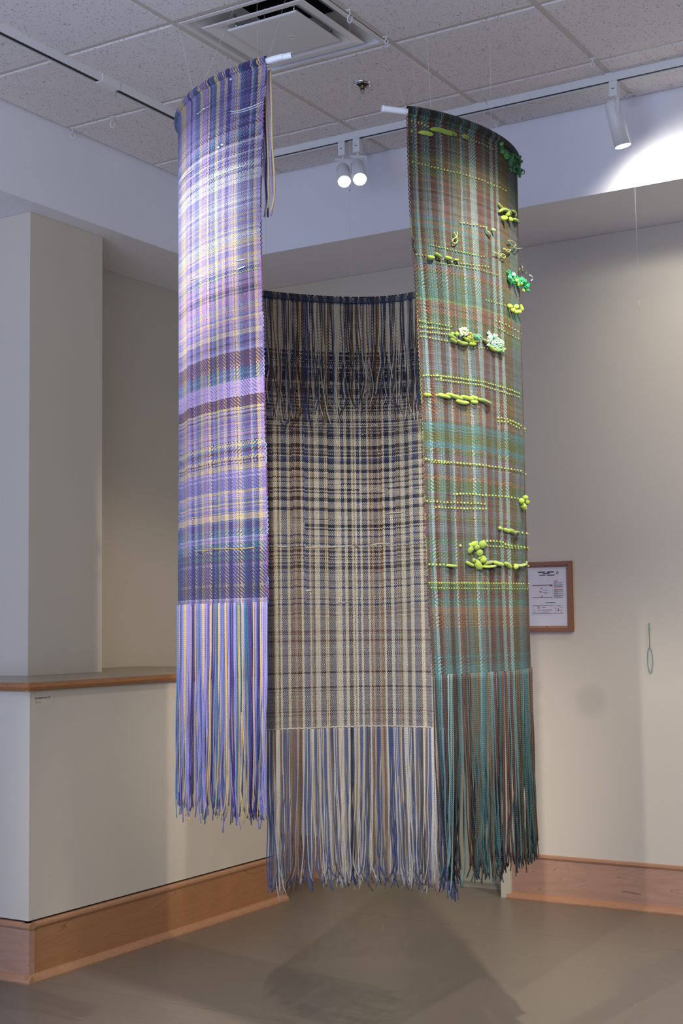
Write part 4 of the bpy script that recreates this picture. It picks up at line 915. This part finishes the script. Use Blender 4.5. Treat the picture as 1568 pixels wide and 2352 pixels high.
# teal wire loop on the wall
lp = empty('wire_loop', on_y(1489, 1433, yw-.01), 'thin teal wire ending in a long narrow loop, hanging on the right wall', 'wire loop')
yl = yw-.012
A = [on_y(x, y, yl) for x, y in [(1489.3,1432),(1490,1444),(1490.5,1465),(1491.2,1487)]]
MB().tube(A, [.0022, .0028, .0017, .0017], 8).build('stem', M['teal_wire'], lp)
Lp = [on_y(x, y, yl) for x, y in [(1491,1487),(1488,1491),(1486.5,1501),(1486.2,1514),(1487,1527),(1489,1538),(1492,1544.5),(1495,1543),(1497,1532),(1497.8,1518),(1496.5,1503),(1494,1492),(1491,1487)]]
P = bez(Lp, 60); V, Fc = tube_arrays(P, np.full(60, .0017), 8, False); MB().add(V, Fc, True).build('loop', M['teal_wire'], lp)
MB().tube([A[0]+Vector((0, .012, 0)), A[0]], .002, 6).build('nail', M['chrome'], lp)
# small caption on the half wall
xw = -3.80
cp_ = on_x(103, 1613, xw+.001)
cap = empty('wall_caption', cp_, 'small caption in black letters below the ledge at the bench corner', 'wall label')
A = on_x(78, 1600, xw); B = on_x(122, 1626, xw)
MB().box((xw+.0001, A.y, B.z), (xw+.0006, B.y, A.z)).build('clear_film', M['wall_cream'], cap)
def text_mesh(txt, size, m, name, parent, mat4, wrap=None, bold=0.):
    cu = bpy.data.curves.new(name, 'FONT'); cu.body = txt; cu.size = size; cu.offset = bold
    ob = bpy.data.objects.new(name, cu); COL.objects.link(ob)
    dg = bpy.context.evaluated_depsgraph_get(); dg.update(); me = bpy.data.meshes.new_from_object(ob.evaluated_get(dg))
    bpy.data.objects.remove(ob)
    for v_ in me.vertices: v_.co = wrap(v_.co) if wrap else mat4 @ v_.co
    me.materials.clear(); return link(name, me, m, parent)
for txt, x, y, sz in [('Perceptual Memory (13)', 80, 1605.5, .0085), ('Yarn', 80, 1609, .0065), ('Not for sale', 80, 1615, .0065)]:
    q = on_x(x, y, xw)
    mt = Matrix(((0, 0, 1, xw+.0008), (1, 0, 0, q.y), (0, 1, 0, q.z), (0, 0, 0, 1)))
    text_mesh(txt, sz, M['black_ink'], 'caption_text', cap, mt, bold=.0003 if sz > .008 else 0)
# lettering on the pipe of the purple weaving
a0 = on_z(620, 131, 3.02); a1 = on_z(671, 125, 3.02); dd = (a1-a0).normalized(); outn = dd.cross(Vector((0, 0, 1))).normalized()
if outn.dot(_fw) > 0: outn = -outn
def wrap(co):
    th = (co.y-.0015)/.0099+.55; p = a0+dd*(co.x+.002)+outn*(math.cos(th)*.0099)+Vector((0, 0, math.sin(th)*.0099)); return p
text_mesh('3/4"    SDR9 PEX 500', .0072, M['ink'], 'printed_lettering', purple, None, wrap)
# free nylon line in front of the right wall
n0 = on_z(1450, 226, ZC-.045); fl_ = empty('loose_nylon_line', n0, 'faint clear nylon line hanging loose in front of the right wall', 'line')
line(n0, on_y(1468, 714, n0.y), fl_, .00022)
for (a, b_) in ((362, 374), (690, 712)):
    xx = lambda y: 1450+(y-226)*18/488+ (6 if y < 400 else 0)
    MB().tube([on_y(xx(a), a, n0.y-.002), on_y(xx(b_), b_, n0.y-.002)], .0006, 6).build('line_glint', M['crimp'], fl_)  # bright slivers put in as glints on the line
